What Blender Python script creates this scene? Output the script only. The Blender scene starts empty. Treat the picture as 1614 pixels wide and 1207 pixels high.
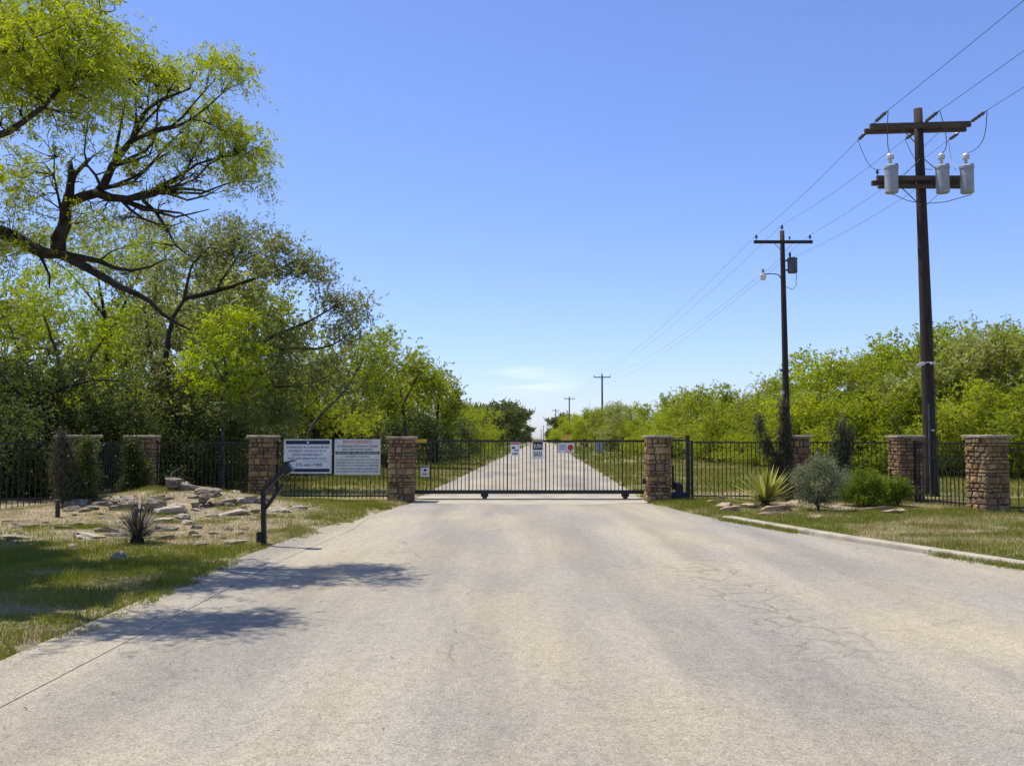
import bpy, math, random
import numpy as np
from mathutils import Vector, Matrix

random.seed(7)
RNG = np.random.default_rng(7)
S = bpy.context.scene
COL = S.collection
R = math.radians

# ------------------------------------------------------------------ camera
F = 1500.0                       # focal length in photograph pixels (1614 wide)
EYE = 1.65
HORIZON = 690.0
PITCH = math.atan((HORIZON - 603.5) / F)
cam_d = bpy.data.cameras.new('camera')
cam_d.sensor_width = 36.0
cam_d.lens = F / 1614.0 * 36.0
cam_d.clip_start = 0.05
cam_d.clip_end = 12000
cam = bpy.data.objects.new('camera', cam_d)
COL.objects.link(cam)
cam.location = (0, 0, EYE)
cam.rotation_euler = (math.pi / 2 + PITCH, 0, 0)
S.camera = cam

def P(px, py, d):
    """world point on the ray of photograph pixel (px,py) at distance Y = d"""
    u = (px - 807) / F; v = (603.5 - py) / F
    y = math.cos(PITCH) - v * math.sin(PITCH)
    z = math.sin(PITCH) + v * math.cos(PITCH)
    s = d / y
    return Vector((u * s, d, EYE + z * s))

def X(px, d): return P(px, HORIZON, d).x

# ------------------------------------------------------------------ sky and sun
SUN_E, SUN_AZ = R(68), R(-63)        # azimuth clockwise from +Y: sun ahead and to the left
W = bpy.data.worlds.new('World'); S.world = W; W.use_nodes = True
wn, wl = W.node_tree.nodes, W.node_tree.links
bg = wn['Background']
sky = wn.new('ShaderNodeTexSky'); sky.sky_type = 'NISHITA'; sky.sun_disc = False
sky.sun_elevation = SUN_E; sky.sun_rotation = SUN_AZ
sky.altitude = 300; sky.air_density = 1.0; sky.dust_density = 0.55; sky.ozone_density = 3.0
# thin wisps of cirrus low over the horizon
tc = wn.new('ShaderNodeTexCoord')
mp = wn.new('ShaderNodeMapping'); mp.inputs['Scale'].default_value = (3.0, 3.0, 26.0); mp.inputs['Rotation'].default_value = (0, R(-7), 0)
wl.new(tc.outputs['Generated'], mp.inputs['Vector'])
nz = wn.new('ShaderNodeTexNoise'); nz.inputs['Scale'].default_value = 1.6; nz.inputs['Detail'].default_value = 7
wl.new(mp.outputs['Vector'], nz.inputs['Vector'])
rp = wn.new('ShaderNodeValToRGB'); rp.color_ramp.elements[0].position = 0.44; rp.color_ramp.elements[1].position = 0.66
wl.new(nz.outputs['Fac'], rp.inputs['Fac'])
cdir = (P(838, 600, 100) - Vector((0, 0, EYE))).normalized()
vd = wn.new('ShaderNodeVectorMath'); vd.operation = 'SUBTRACT'; vd.inputs[1].default_value = cdir
wl.new(tc.outputs['Generated'], vd.inputs[0])
vm = wn.new('ShaderNodeVectorMath'); vm.operation = 'MULTIPLY'; vm.inputs[1].default_value = (14.0, 3.0, 55.0)
wl.new(vd.outputs[0], vm.inputs[0])
vl = wn.new('ShaderNodeVectorMath'); vl.operation = 'LENGTH'; wl.new(vm.outputs[0], vl.inputs[0])
mr = wn.new('ShaderNodeMapRange'); mr.inputs[1].default_value = 0.1; mr.inputs[2].default_value = 1.0; mr.inputs[3].default_value = 1.0; mr.inputs[4].default_value = 0.0
mr.interpolation_type = 'SMOOTHSTEP'
wl.new(vl.outputs['Value'], mr.inputs[0])
ml = wn.new('ShaderNodeMath'); ml.operation = 'MULTIPLY'
wl.new(rp.outputs['Color'], ml.inputs[0]); wl.new(mr.outputs[0], ml.inputs[1])
ml2 = wn.new('ShaderNodeMath'); ml2.operation = 'MULTIPLY'; ml2.inputs[1].default_value = 0.75
wl.new(ml.outputs[0], ml2.inputs[0])
tint = wn.new('ShaderNodeMixRGB'); tint.blend_type = 'MULTIPLY'; tint.inputs['Fac'].default_value = 1.0; tint.inputs['Color2'].default_value = (0.955, 0.995, 1.33, 1)
wl.new(sky.outputs['Color'], tint.inputs['Color1'])
mx = wn.new('ShaderNodeMixRGB'); mx.inputs['Color2'].default_value = (8.6, 8.8, 9.0, 1)
wl.new(ml2.outputs[0], mx.inputs['Fac']); wl.new(tint.outputs['Color'], mx.inputs['Color1'])
wl.new(mx.outputs['Color'], bg.inputs['Color'])
bg.inputs['Strength'].default_value = 0.125

sun_d = bpy.data.lights.new('sun', 'SUN'); sun_d.energy = 5.0; sun_d.angle = R(0.53); sun_d.color = (1.0, 0.95, 0.87)
sun = bpy.data.objects.new('sun', sun_d); COL.objects.link(sun)
LDIR = Vector((math.cos(SUN_E) * math.sin(SUN_AZ), math.cos(SUN_E) * math.cos(SUN_AZ), math.sin(SUN_E)))
sun.rotation_euler = (-LDIR).to_track_quat('-Z', 'Y').to_euler()
sun.location = LDIR * 60

S.render.engine = 'CYCLES'
S.view_settings.view_transform = 'Standard'
S.view_settings.look = 'None'
S.view_settings.exposure = 0.22
S.view_settings.gamma = 1.0
S.view_settings.use_curve_mapping = False
S.cycles.max_bounces = 6
S.cycles.transparent_max_bounces = 8

# ------------------------------------------------------------------ materials
def newmat(name, base=(0.5, 0.5, 0.5), rough=0.8, metal=0.0, spec=0.3):
    m = bpy.data.materials.new(name); m.use_nodes = True
    b = m.node_tree.nodes['Principled BSDF']
    b.inputs['Base Color'].default_value = (*base, 1)
    b.inputs['Roughness'].default_value = rough
    b.inputs['Metallic'].default_value = metal
    b.inputs['Specular IOR Level'].default_value = spec
    return m, m.node_tree.nodes, m.node_tree.links, b

def node(n, kind, **kw):
    o = n.new(kind)
    for k, v in kw.items():
        if k in o.inputs.keys(): o.inputs[k].default_value = v
        else: setattr(o, k, v)
    return o

def ramp(n, stops):
    r = n.new('ShaderNodeValToRGB'); e = r.color_ramp.elements
    while len(e) < len(stops): e.new(0.5)
    for q, (p, c) in zip(e, stops):
        q.position = p; q.color = (*c, 1) if len(c) == 3 else c
    return r

def noisy(name, stops, scale=8, detail=6, rough=0.85, bump=0.0, bscale=None, metal=0.0, spec=0.3, stretch=None, bdist=0.02):
    m, n, l, b = newmat(name, (0.5,) * 3, rough, metal, spec)
    t = n.new('ShaderNodeTexCoord')
    src = t.outputs['Object']
    if stretch:
        mpn = node(n, 'ShaderNodeMapping'); mpn.inputs['Scale'].default_value = stretch
        l.new(src, mpn.inputs['Vector']); src = mpn.outputs['Vector']
    z = node(n, 'ShaderNodeTexNoise', Scale=scale, Detail=detail); l.new(src, z.inputs['Vector'])
    r = ramp(n, stops); l.new(z.outputs['Fac'], r.inputs['Fac']); l.new(r.outputs['Color'], b.inputs['Base Color'])
    if bump:
        z2 = node(n, 'ShaderNodeTexNoise', Scale=bscale or scale * 3, Detail=5); l.new(src, z2.inputs['Vector'])
        bp = node(n, 'ShaderNodeBump', Strength=bump, Distance=bdist); l.new(z2.outputs['Fac'], bp.inputs['Height'])
        l.new(bp.outputs['Normal'], b.inputs['Normal'])
    return m

def leafmat(name, cols, trans=0.45, tcol=None, rough=0.55):
    m, n, l, b = newmat(name, cols[0], rough, 0, 0.25)
    g = n.new('ShaderNodeNewGeometry')
    oi = n.new('ShaderNodeObjectInfo')
    t = n.new('ShaderNodeTexCoord')
    z = node(n, 'ShaderNodeTexNoise', Scale=0.9, Detail=2); l.new(t.outputs['Object'], z.inputs['Vector'])
    a1 = node(n, 'ShaderNodeMath', operation='MULTIPLY'); a1.inputs[1].default_value = 0.55
    l.new(g.outputs['Random Per Island'], a1.inputs[0])
    a2 = node(n, 'ShaderNodeMath', operation='MULTIPLY_ADD'); a2.inputs[1].default_value = 0.7
    l.new(z.outputs['Fac'], a2.inputs[0]); l.new(a1.outputs[0], a2.inputs[2])
    a3 = node(n, 'ShaderNodeMath', operation='MULTIPLY_ADD'); a3.inputs[1].default_value = 0.3
    l.new(oi.outputs['Random'], a3.inputs[0]); l.new(a2.outputs[0], a3.inputs[2])
    a4 = node(n, 'ShaderNodeMath', operation='SUBTRACT'); a4.inputs[1].default_value = 0.25
    l.new(a3.outputs[0], a4.inputs[0])
    k = len(cols)
    r = ramp(n, [(i / (k - 1), c) for i, c in enumerate(cols)])
    l.new(a4.outputs[0], r.inputs['Fac']); l.new(r.outputs['Color'], b.inputs['Base Color'])
    tr = n.new('ShaderNodeBsdfTranslucent')
    hs = node(n, 'ShaderNodeHueSaturation', Saturation=1.15, Value=1.25); l.new(r.outputs['Color'], hs.inputs['Color'])
    l.new(hs.outputs['Color'], tr.inputs['Color'])
    mxs = node(n, 'ShaderNodeMixShader'); mxs.inputs['Fac'].default_value = trans
    l.new(b.outputs['BSDF'], mxs.inputs[1]); l.new(tr.outputs['BSDF'], mxs.inputs[2])
    out = n['Material Output']; l.new(mxs.outputs[0], out.inputs['Surface'])
    return m

M = {}
M['leaf_mesq'] = leafmat('mesquite_leaf', [(0.15, 0.185, 0.018), (0.29, 0.335, 0.036), (0.45, 0.485, 0.062)], 0.55)
M['leaf_bright'] = leafmat('spring_leaf', [(0.22, 0.28, 0.014), (0.36, 0.43, 0.018), (0.48, 0.54, 0.025)], 0.55)
M['leaf_mid'] = leafmat('thicket_leaf', [(0.12, 0.145, 0.026), (0.25, 0.285, 0.042), (0.43, 0.455, 0.07)], 0.54)
M['leaf_oak'] = leafmat('oak_leaf', [(0.13, 0.142, 0.05), (0.25, 0.265, 0.085), (0.41, 0.415, 0.15)], 0.54)
M['leaf_far'] = leafmat('far_oak_leaf', [(0.08, 0.10, 0.035), (0.16, 0.185, 0.06), (0.29, 0.31, 0.10)], 0.45)
M['leaf_grey'] = leafmat('greyish_thicket_leaf', [(0.15, 0.17, 0.05), (0.29, 0.31, 0.09), (0.45, 0.455, 0.14)], 0.54)
M['leaf_dark'] = leafmat('brush_leaf', [(0.035, 0.045, 0.014), (0.075, 0.095, 0.024), (0.16, 0.19, 0.04)], 0.4)
M['leaf_juniper'] = leafmat('juniper_leaf', [(0.04, 0.042, 0.022), (0.075, 0.075, 0.038), (0.13, 0.125, 0.06)], 0.2)
M['leaf_box'] = leafmat('round_bush_leaf', [(0.07, 0.105, 0.010), (0.15, 0.21, 0.014), (0.28, 0.34, 0.02)], 0.4)
M['leaf_sage'] = leafmat('sage_leaf', [(0.13, 0.145, 0.07), (0.22, 0.235, 0.12), (0.34, 0.35, 0.20)], 0.35)
M['leaf_yucca'] = leafmat('yucca_blade', [(0.15, 0.18, 0.03), (0.36, 0.36, 0.08), (0.62, 0.58, 0.22)], 0.25, rough=0.4)
M['leaf_agave'] = leafmat('dark_yucca_blade', [(0.035, 0.036, 0.028), (0.075, 0.072, 0.06), (0.15, 0.14, 0.12)], 0.15, rough=0.45)
M['grass_green'] = leafmat('grass_green', [(0.10, 0.125, 0.018), (0.19, 0.21, 0.03), (0.30, 0.29, 0.06)], 0.35)
M['grass_dry'] = leafmat('grass_dry', [(0.24, 0.20, 0.07), (0.36, 0.30, 0.12), (0.48, 0.40, 0.19)], 0.3)
M['bark'] = noisy('bark', [(0.3, (0.016, 0.012, 0.009)), (0.7, (0.06, 0.048, 0.036))], 9, 6, 0.95, 0.6, 25)
M['bark_grey'] = noisy('bark_grey', [(0.3, (0.035, 0.03, 0.026)), (0.7, (0.12, 0.10, 0.085))], 9, 6, 0.95, 0.6, 25)
M['pole'] = noisy('pole_wood', [(0.3, (0.022, 0.016, 0.012)), (0.7, (0.062, 0.044, 0.034))], 5, 7, 0.9, 0.5, 12, stretch=(6, 6, 0.5))
M['arm'] = noisy('arm_wood', [(0.3, (0.05, 0.036, 0.026)), (0.7, (0.13, 0.098, 0.07))], 6, 6, 0.9, 0.4, 14, stretch=(0.5, 6, 6))
M['iron'] = noisy('black_iron', [(0.35, (0.010, 0.010, 0.010)), (0.75, (0.028, 0.026, 0.023))], 18, 5, 0.45, 0.1, 60, spec=0.4)
M['galv'] = noisy('grey_paint_steel', [(0.3, (0.26, 0.275, 0.29)), (0.7, (0.36, 0.375, 0.39))], 5, 7, 0.45, 0.05, 30)
M['dgrey'] = noisy('dark_grey_metal', [(0.3, (0.05, 0.055, 0.06)), (0.7, (0.10, 0.105, 0.11))], 8, 5, 0.5)
M['porcelain'] = noisy('porcelain', [(0.3, (0.45, 0.44, 0.42)), (0.7, (0.62, 0.61, 0.58))], 8, 3, 0.25, spec=0.5)
M['dark_porc'] = noisy('dark_polymer', [(0.3, (0.03, 0.032, 0.038)), (0.7, (0.06, 0.062, 0.07))], 8, 3, 0.4, spec=0.5)
M['wire'] = noisy('wire', [(0.3, (0.05, 0.05, 0.055)), (0.7, (0.10, 0.10, 0.105))], 3, 2, 0.5, metal=0.3)
M['cap'] = noisy('cap_slab', [(0.3, (0.19, 0.155, 0.11)), (0.7, (0.38, 0.325, 0.24))], 5, 9, 0.9, 0.5, 20)
M['mortar'] = noisy('mortar', [(0.3, (0.08, 0.062, 0.046)), (0.7, (0.15, 0.12, 0.09))], 12, 5, 0.95, 0.5, 40)
M['yellow'] = noisy('yellow_plate', [(0.3, (0.50, 0.33, 0.03)), (0.7, (0.66, 0.46, 0.06))], 12, 3, 0.5)
M['white'] = noisy('sign_white', [(0.3, (0.66, 0.68, 0.70)), (0.75, (0.80, 0.81, 0.82))], 4, 6, 0.45)
M['cream'] = noisy('sign_cream', [(0.3, (0.60, 0.60, 0.55)), (0.75, (0.75, 0.75, 0.69))], 4, 6, 0.5)
M['navy'] = noisy('sign_navy', [(0.3, (0.012, 0.018, 0.05)), (0.7, (0.022, 0.03, 0.075))], 6, 3, 0.45)
M['black_print'] = noisy('sign_black', [(0.3, (0.012, 0.014, 0.018)), (0.7, (0.025, 0.027, 0.032))], 6, 3, 0.5)
M['red'] = noisy('sign_red', [(0.3, (0.42, 0.03, 0.02)), (0.7, (0.55, 0.06, 0.04))], 6, 3, 0.5)
M['blue'] = noisy('sign_blue', [(0.3, (0.05, 0.16, 0.42)), (0.7, (0.08, 0.22, 0.52))], 6, 3, 0.5)
M['lens'] = noisy('lamp_lens', [(0.3, (0.55, 0.55, 0.52)), (0.7, (0.75, 0.74, 0.70))], 4, 3, 0.2, spec=0.5)

# pillar stones: each stone its own colour
m, n, l, b = newmat('pillar_stone', rough=0.9)
oi = n.new('ShaderNodeObjectInfo')
r1 = ramp(n, [(0.0, (0.20, 0.12, 0.055)), (0.2, (0.40, 0.275, 0.125)), (0.42, (0.25, 0.165, 0.095)), (0.6, (0.46, 0.345, 0.18)), (0.8, (0.29, 0.225, 0.145)), (1.0, (0.19, 0.125, 0.085))])
l.new(oi.outputs['Random'], r1.inputs['Fac'])
t = n.new('ShaderNodeTexCoord'); z = node(n, 'ShaderNodeTexNoise', Scale=3.0, Detail=6)
va = node(n, 'ShaderNodeVectorMath', operation='ADD'); l.new(t.outputs['Object'], va.inputs[0]); l.new(oi.outputs['Location'], va.inputs[1])
l.new(va.outputs[0], z.inputs['Vector'])
mxc = n.new('ShaderNodeMixRGB'); mxc.blend_type = 'MULTIPLY'; mxc.inputs['Fac'].default_value = 0.8
r2 = ramp(n, [(0.3, (0.55, 0.50, 0.45)), (0.7, (1.15, 1.06, 0.94))]); l.new(z.outputs['Fac'], r2.inputs['Fac'])
l.new(r1.outputs['Color'], mxc.inputs['Color1']); l.new(r2.outputs['Color'], mxc.inputs['Color2'])
l.new(mxc.outputs['Color'], b.inputs['Base Color'])
z2 = node(n, 'ShaderNodeTexNoise', Scale=9.0, Detail=6); l.new(va.outputs[0], z2.inputs['Vector'])
bp = node(n, 'ShaderNodeBump', Strength=0.7, Distance=0.03); l.new(z2.outputs['Fac'], bp.inputs['Height']); l.new(bp.outputs['Normal'], b.inputs['Normal'])
M['stone'] = m

def rockmat(name, c0, c1, c2):
    m, n, l, b = newmat(name, rough=0.92)
    t = n.new('ShaderNodeTexCoord'); oi = n.new('ShaderNodeObjectInfo')
    va = node(n, 'ShaderNodeVectorMath', operation='ADD'); l.new(t.outputs['Object'], va.inputs[0]); l.new(oi.outputs['Location'], va.inputs[1])
    z = node(n, 'ShaderNodeTexNoise', Scale=4.0, Detail=8, Roughness=0.65); l.new(va.outputs[0], z.inputs['Vector'])
    ad = node(n, 'ShaderNodeMath', operation='MULTIPLY_ADD'); ad.inputs[1].default_value = 0.25
    l.new(oi.outputs['Random'], ad.inputs[0]); l.new(z.outputs['Fac'], ad.inputs[2])
    r = ramp(n, [(0.42, c0), (0.62, c1), (0.85, c2)]); l.new(ad.outputs[0], r.inputs['Fac']); l.new(r.outputs['Color'], b.inputs['Base Color'])
    z2 = node(n, 'ShaderNodeTexNoise', Scale=14.0, Detail=6); l.new(va.outputs[0], z2.inputs['Vector'])
    bp = node(n, 'ShaderNodeBump', Strength=0.7, Distance=0.03); l.new(z2.outputs['Fac'], bp.inputs['Height']); l.new(bp.outputs['Normal'], b.inputs['Normal'])
    return m
M['rock_pale'] = rockmat('limestone', (0.10, 0.078, 0.052), (0.26, 0.212, 0.148), (0.50, 0.435, 0.325))
M['rock_red'] = rockmat('sandstone', (0.22, 0.15, 0.10), (0.40, 0.29, 0.19), (0.52, 0.41, 0.29))

# road: worn pale chip seal with wheel tracks, patches, fine stones and cracking
def road_material():
    m, n, l, b = newmat('road_surface', rough=0.9, spec=0.2)
    g = n.new('ShaderNodeNewGeometry'); pos = g.outputs['Position']
    def noise(scale, detail, stretch=None, rgh=0.55):
        src = pos
        if stretch:
            q = node(n, 'ShaderNodeMapping'); q.inputs['Scale'].default_value = stretch; l.new(pos, q.inputs['Vector']); src = q.outputs['Vector']
        z = node(n, 'ShaderNodeTexNoise', Scale=scale, Detail=detail, Roughness=rgh); l.new(src, z.inputs['Vector']); return z.outputs['Fac']
    base = ramp(n, [(0.30, (0.295, 0.276, 0.236)), (0.47, (0.345, 0.315, 0.25)), (0.58, (0.39, 0.348, 0.25)), (0.75, (0.445, 0.39, 0.265))])
    l.new(noise(0.55, 6, (1, 0.35, 1)), base.inputs['Fac'])
    # darker wheel paths / streaks running along the road
    st = ramp(n, [(0.38, (0.72, 0.72, 0.74)), (0.60, (1, 1, 1))]); l.new(noise(1.1, 4, (1.0, 0.09, 1)), st.inputs['Fac'])
    m1 = node(n, 'ShaderNodeMixRGB', blend_type='MULTIPLY'); m1.inputs['Fac'].default_value = 0.75
    l.new(base.outputs['Color'], m1.inputs['Color1']); l.new(st.outputs['Color'], m1.inputs['Color2'])
    # fine aggregate
    ag = ramp(n, [(0.36, (0.52, 0.51, 0.50)), (0.50, (1.0, 1.0, 1.0)), (0.64, (1.38, 1.35, 1.30))]); l.new(noise(75, 3, None, 0.8), ag.inputs['Fac'])
    m2 = node(n, 'ShaderNodeMixRGB', blend_type='MULTIPLY'); m2.inputs['Fac'].default_value = 0.85
    l.new(m1.outputs['Color'], m2.inputs['Color1']); l.new(ag.outputs['Color'], m2.inputs['Color2'])
    md = ramp(n, [(0.34, (0.86, 0.85, 0.84)), (0.62, (1.08, 1.07, 1.05))]); l.new(noise(11, 6, (1, .6, 1), .7), md.inputs['Fac'])
    m3 = node(n, 'ShaderNodeMixRGB', blend_type='MULTIPLY'); m3.inputs['Fac'].default_value = 0.8
    l.new(m2.outputs['Color'], m3.inputs['Color1']); l.new(md.outputs['Color'], m3.inputs['Color2'])
    vg = node(n, 'ShaderNodeTexVoronoi', feature='F1', Scale=55); l.new(pos, vg.inputs['Vector'])
    vs = n.new('ShaderNodeSeparateColor'); l.new(vg.outputs['Color'], vs.inputs[0])
    vgr = ramp(n, [(0.0, (0.62, 0.60, 0.58)), (0.25, (0.92, 0.91, 0.90)), (0.7, (1.05, 1.04, 1.02)), (1.0, (1.28, 1.26, 1.22))]); l.new(vs.outputs[0], vgr.inputs['Fac'])
    m3b = node(n, 'ShaderNodeMixRGB', blend_type='MULTIPLY'); m3b.inputs['Fac'].default_value = 0.6
    l.new(m3.outputs['Color'], m3b.inputs['Color1']); l.new(vgr.outputs['Color'], m3b.inputs['Color2']); m3 = m3b
    # alligator cracking
    wob = node(n, 'ShaderNodeTexNoise', Scale=2.2, Detail=4); l.new(pos, wob.inputs['Vector'])
    wa = node(n, 'ShaderNodeVectorMath', operation='MULTIPLY_ADD'); wa.inputs[1].default_value = (0.5, 0.5, 0); l.new(wob.outputs['Color'], wa.inputs[0]); l.new(pos, wa.inputs[2])
    vo = node(n, 'ShaderNodeTexVoronoi', feature='DISTANCE_TO_EDGE', Scale=2.3); l.new(wa.outputs[0], vo.inputs['Vector'])
    vr = ramp(n, [(0.0, (1, 1, 1)), (0.05, (0, 0, 0))]); l.new(vo.outputs['Distance'], vr.inputs['Fac'])
    # where the cracking is: a worn strip in the wheel path left of the kerb
    sp = n.new('ShaderNodeSeparateXYZ'); l.new(pos, sp.inputs[0])
    ex = node(n, 'ShaderNodeMath', operation='SUBTRACT'); ex.inputs[1].default_value = 2.45; l.new(sp.outputs['X'], ex.inputs[0])
    ex2 = node(n, 'ShaderNodeMath', operation='ABSOLUTE'); l.new(ex.outputs[0], ex2.inputs[0])
    rx = node(n, 'ShaderNodeMapRange'); rx.inputs[1].default_value = 0.15; rx.inputs[2].default_value = 0.75; rx.inputs[3].default_value = 1; rx.inputs[4].default_value = 0; l.new(ex2.outputs[0], rx.inputs[0])
    ey = node(n, 'ShaderNodeMath', operation='SUBTRACT'); ey.inputs[1].default_value = 10.2; l.new(sp.outputs['Y'], ey.inputs[0])
    ey2 = node(n, 'ShaderNodeMath', operation='ABSOLUTE'); l.new(ey.outputs[0], ey2.inputs[0])
    ry = node(n, 'ShaderNodeMapRange'); ry.inputs[1].default_value = 2.2; ry.inputs[2].default_value = 4.2; ry.inputs[3].default_value = 1; ry.inputs[4].default_value = 0; l.new(ey2.outputs[0], ry.inputs[0])
    k1 = node(n, 'ShaderNodeMath', operation='MULTIPLY'); l.new(rx.outputs[0], k1.inputs[0]); l.new(ry.outputs[0], k1.inputs[1])
    brk = ramp(n, [(0.34, (0, 0, 0)), (0.48, (1, 1, 1))]); l.new(noise(1.7, 3), brk.inputs['Fac'])
    k2 = node(n, 'ShaderNodeMath', operation='MULTIPLY'); l.new(k1.outputs[0], k2.inputs[0]); l.new(brk.outputs['Color'], k2.inputs[1])
    k3 = node(n, 'ShaderNodeMath', operation='MULTIPLY'); l.new(k2.outputs[0], k3.inputs[0]); l.new(vr.outputs['Color'], k3.inputs[1])
    # sparse long cracks elsewhere
    vo2 = node(n, 'ShaderNodeTexVoronoi', feature='DISTANCE_TO_EDGE', Scale=0.28); l.new(wa.outputs[0], vo2.inputs['Vector'])
    vr2 = ramp(n, [(0.0, (1, 1, 1)), (0.006, (0, 0, 0))]); l.new(vo2.outputs['Distance'], vr2.inputs['Fac'])
    brk2 = ramp(n, [(0.50, (0, 0, 0)), (0.62, (0.7, 0.7, 0.7))]); l.new(noise(0.9, 3), brk2.inputs['Fac'])
    k4 = node(n, 'ShaderNodeMath', operation='MULTIPLY'); l.new(vr2.outputs['Color'], k4.inputs[0]); l.new(brk2.outputs['Color'], k4.inputs[1])
    k5 = node(n, 'ShaderNodeMath', operation='MAXIMUM'); l.new(k3.outputs[0], k5.inputs[0]); l.new(k4.outputs[0], k5.inputs[1])
    k6 = node(n, 'ShaderNodeMath', operation='MULTIPLY'); k6.inputs[1].default_value = 0.62; l.new(k5.outputs[0], k6.inputs[0])
    m4 = node(n, 'ShaderNodeMixRGB'); m4.inputs['Color2'].default_value = (0.13, 0.11, 0.085, 1)
    l.new(k6.outputs[0], m4.inputs['Fac']); l.new(m3.outputs['Color'], m4.inputs['Color1'])
    # scattered dark specks (leaf litter, oil)
    sk = ramp(n, [(0.735, (0, 0, 0)), (0.76, (1, 1, 1))]); l.new(noise(9, 2, None, 0.5), sk.inputs['Fac'])
    sk2 = node(n, 'ShaderNodeMath', operation='MULTIPLY'); sk2.inputs[1].default_value = 0.6; l.new(sk.outputs['Color'], sk2.inputs[0])
    m5 = node(n, 'ShaderNodeMixRGB'); m5.inputs['Color2'].default_value = (0.13, 0.11, 0.09, 1)
    l.new(sk2.outputs[0], m5.inputs['Fac']); l.new(m4.outputs['Color'], m5.inputs['Color1'])
    l.new(m5.outputs['Color'], b.inputs['Base Color'])
    bz = node(n, 'ShaderNodeTexNoise', Scale=60, Detail=5, Roughness=0.7); l.new(pos, bz.inputs['Vector'])
    hh = node(n, 'ShaderNodeMath', operation='SUBTRACT'); l.new(bz.outputs['Fac'], hh.inputs[0]); l.new(k5.outputs[0], hh.inputs[1])
    bp = node(n, 'ShaderNodeBump', Strength=0.6, Distance=0.012); l.new(hh.outputs[0], bp.inputs['Height']); l.new(bp.outputs['Normal'], b.inputs['Normal'])
    return m
M['road'] = road_material()
M['concrete'] = noisy('concrete', [(0.28, (0.40, 0.365, 0.29)), (0.52, (0.50, 0.46, 0.37)), (0.75, (0.57, 0.52, 0.42))], 1.7, 8, 0.92, 0.35, 50)

M['kerbmat'] = noisy('kerb_concrete', [(0.28, (0.24, 0.205, 0.145)), (0.50, (0.37, 0.325, 0.24)), (0.75, (0.46, 0.41, 0.31))], 2.5, 12, 0.92, 0.5, 60)
M['gutter'] = noisy('gutter_concrete', [(0.28, (0.28, 0.245, 0.175)), (0.50, (0.375, 0.335, 0.245)), (0.75, (0.455, 0.405, 0.295))], 1.6, 12, 0.92, 0.5, 60)
def ground_material():
    m, n, l, b = newmat('ground_soil', rough=0.95, spec=0.1)
    g = n.new('ShaderNodeNewGeometry'); pos = g.outputs['Position']
    z1 = node(n, 'ShaderNodeTexNoise', Scale=0.45, Detail=7, Roughness=0.6); l.new(pos, z1.inputs['Vector'])
    z2 = node(n, 'ShaderNodeTexNoise', Scale=5.0, Detail=7, Roughness=0.7); l.new(pos, z2.inputs['Vector'])
    soil = ramp(n, [(0.3, (0.19, 0.15, 0.085)), (0.55, (0.33, 0.265, 0.155)), (0.75, (0.42, 0.345, 0.215))]); l.new(z2.outputs['Fac'], soil.inputs['Fac'])
    turf = ramp(n, [(0.3, (0.09, 0.10, 0.022)), (0.55, (0.17, 0.18, 0.04)), (0.75, (0.26, 0.24, 0.07))]); l.new(z2.outputs['Fac'], turf.inputs['Fac'])
    f = ramp(n, [(0.40, (0, 0, 0)), (0.58, (1, 1, 1))]); l.new(z1.outputs['Fac'], f.inputs['Fac'])
    mxn = node(n, 'ShaderNodeMixRGB'); l.new(f.outputs['Color'], mxn.inputs['Fac']); l.new(turf.outputs['Color'], mxn.inputs['Color1']); l.new(soil.outputs['Color'], mxn.inputs['Color2'])
    at = node(n, 'ShaderNodeAttribute', attribute_name='bed_soil')
    z4 = node(n, 'ShaderNodeTexNoise', Scale=1.6, Detail=6); l.new(pos, z4.inputs['Vector'])
    bm_ = node(n, 'ShaderNodeMath', operation='MULTIPLY'); l.new(at.outputs['Fac'], bm_.inputs[0])
    br = ramp(n, [(0.32, (0, 0, 0)), (0.5, (1, 1, 1))]); l.new(z4.outputs['Fac'], br.inputs['Fac']); l.new(br.outputs['Color'], bm_.inputs[1])
    dirt = ramp(n, [(0.3, (0.17, 0.125, 0.075)), (0.5, (0.33, 0.26, 0.165)), (0.72, (0.46, 0.385, 0.265))]); l.new(z2.outputs['Fac'], dirt.inputs['Fac'])
    mxb = node(n, 'ShaderNodeMixRGB'); l.new(bm_.outputs[0], mxb.inputs['Fac']); l.new(mxn.outputs['Color'], mxb.inputs['Color1']); l.new(dirt.outputs['Color'], mxb.inputs['Color2'])
    l.new(mxb.outputs['Color'], b.inputs['Base Color'])
    z3 = node(n, 'ShaderNodeTexNoise', Scale=22, Detail=6, Roughness=0.7); l.new(pos, z3.inputs['Vector'])
    bp = node(n, 'ShaderNodeBump', Strength=0.8, Distance=0.05); l.new(z3.outputs['Fac'], bp.inputs['Height']); l.new(bp.outputs['Normal'], b.inputs['Normal'])
    return m
M['ground'] = ground_material()

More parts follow.
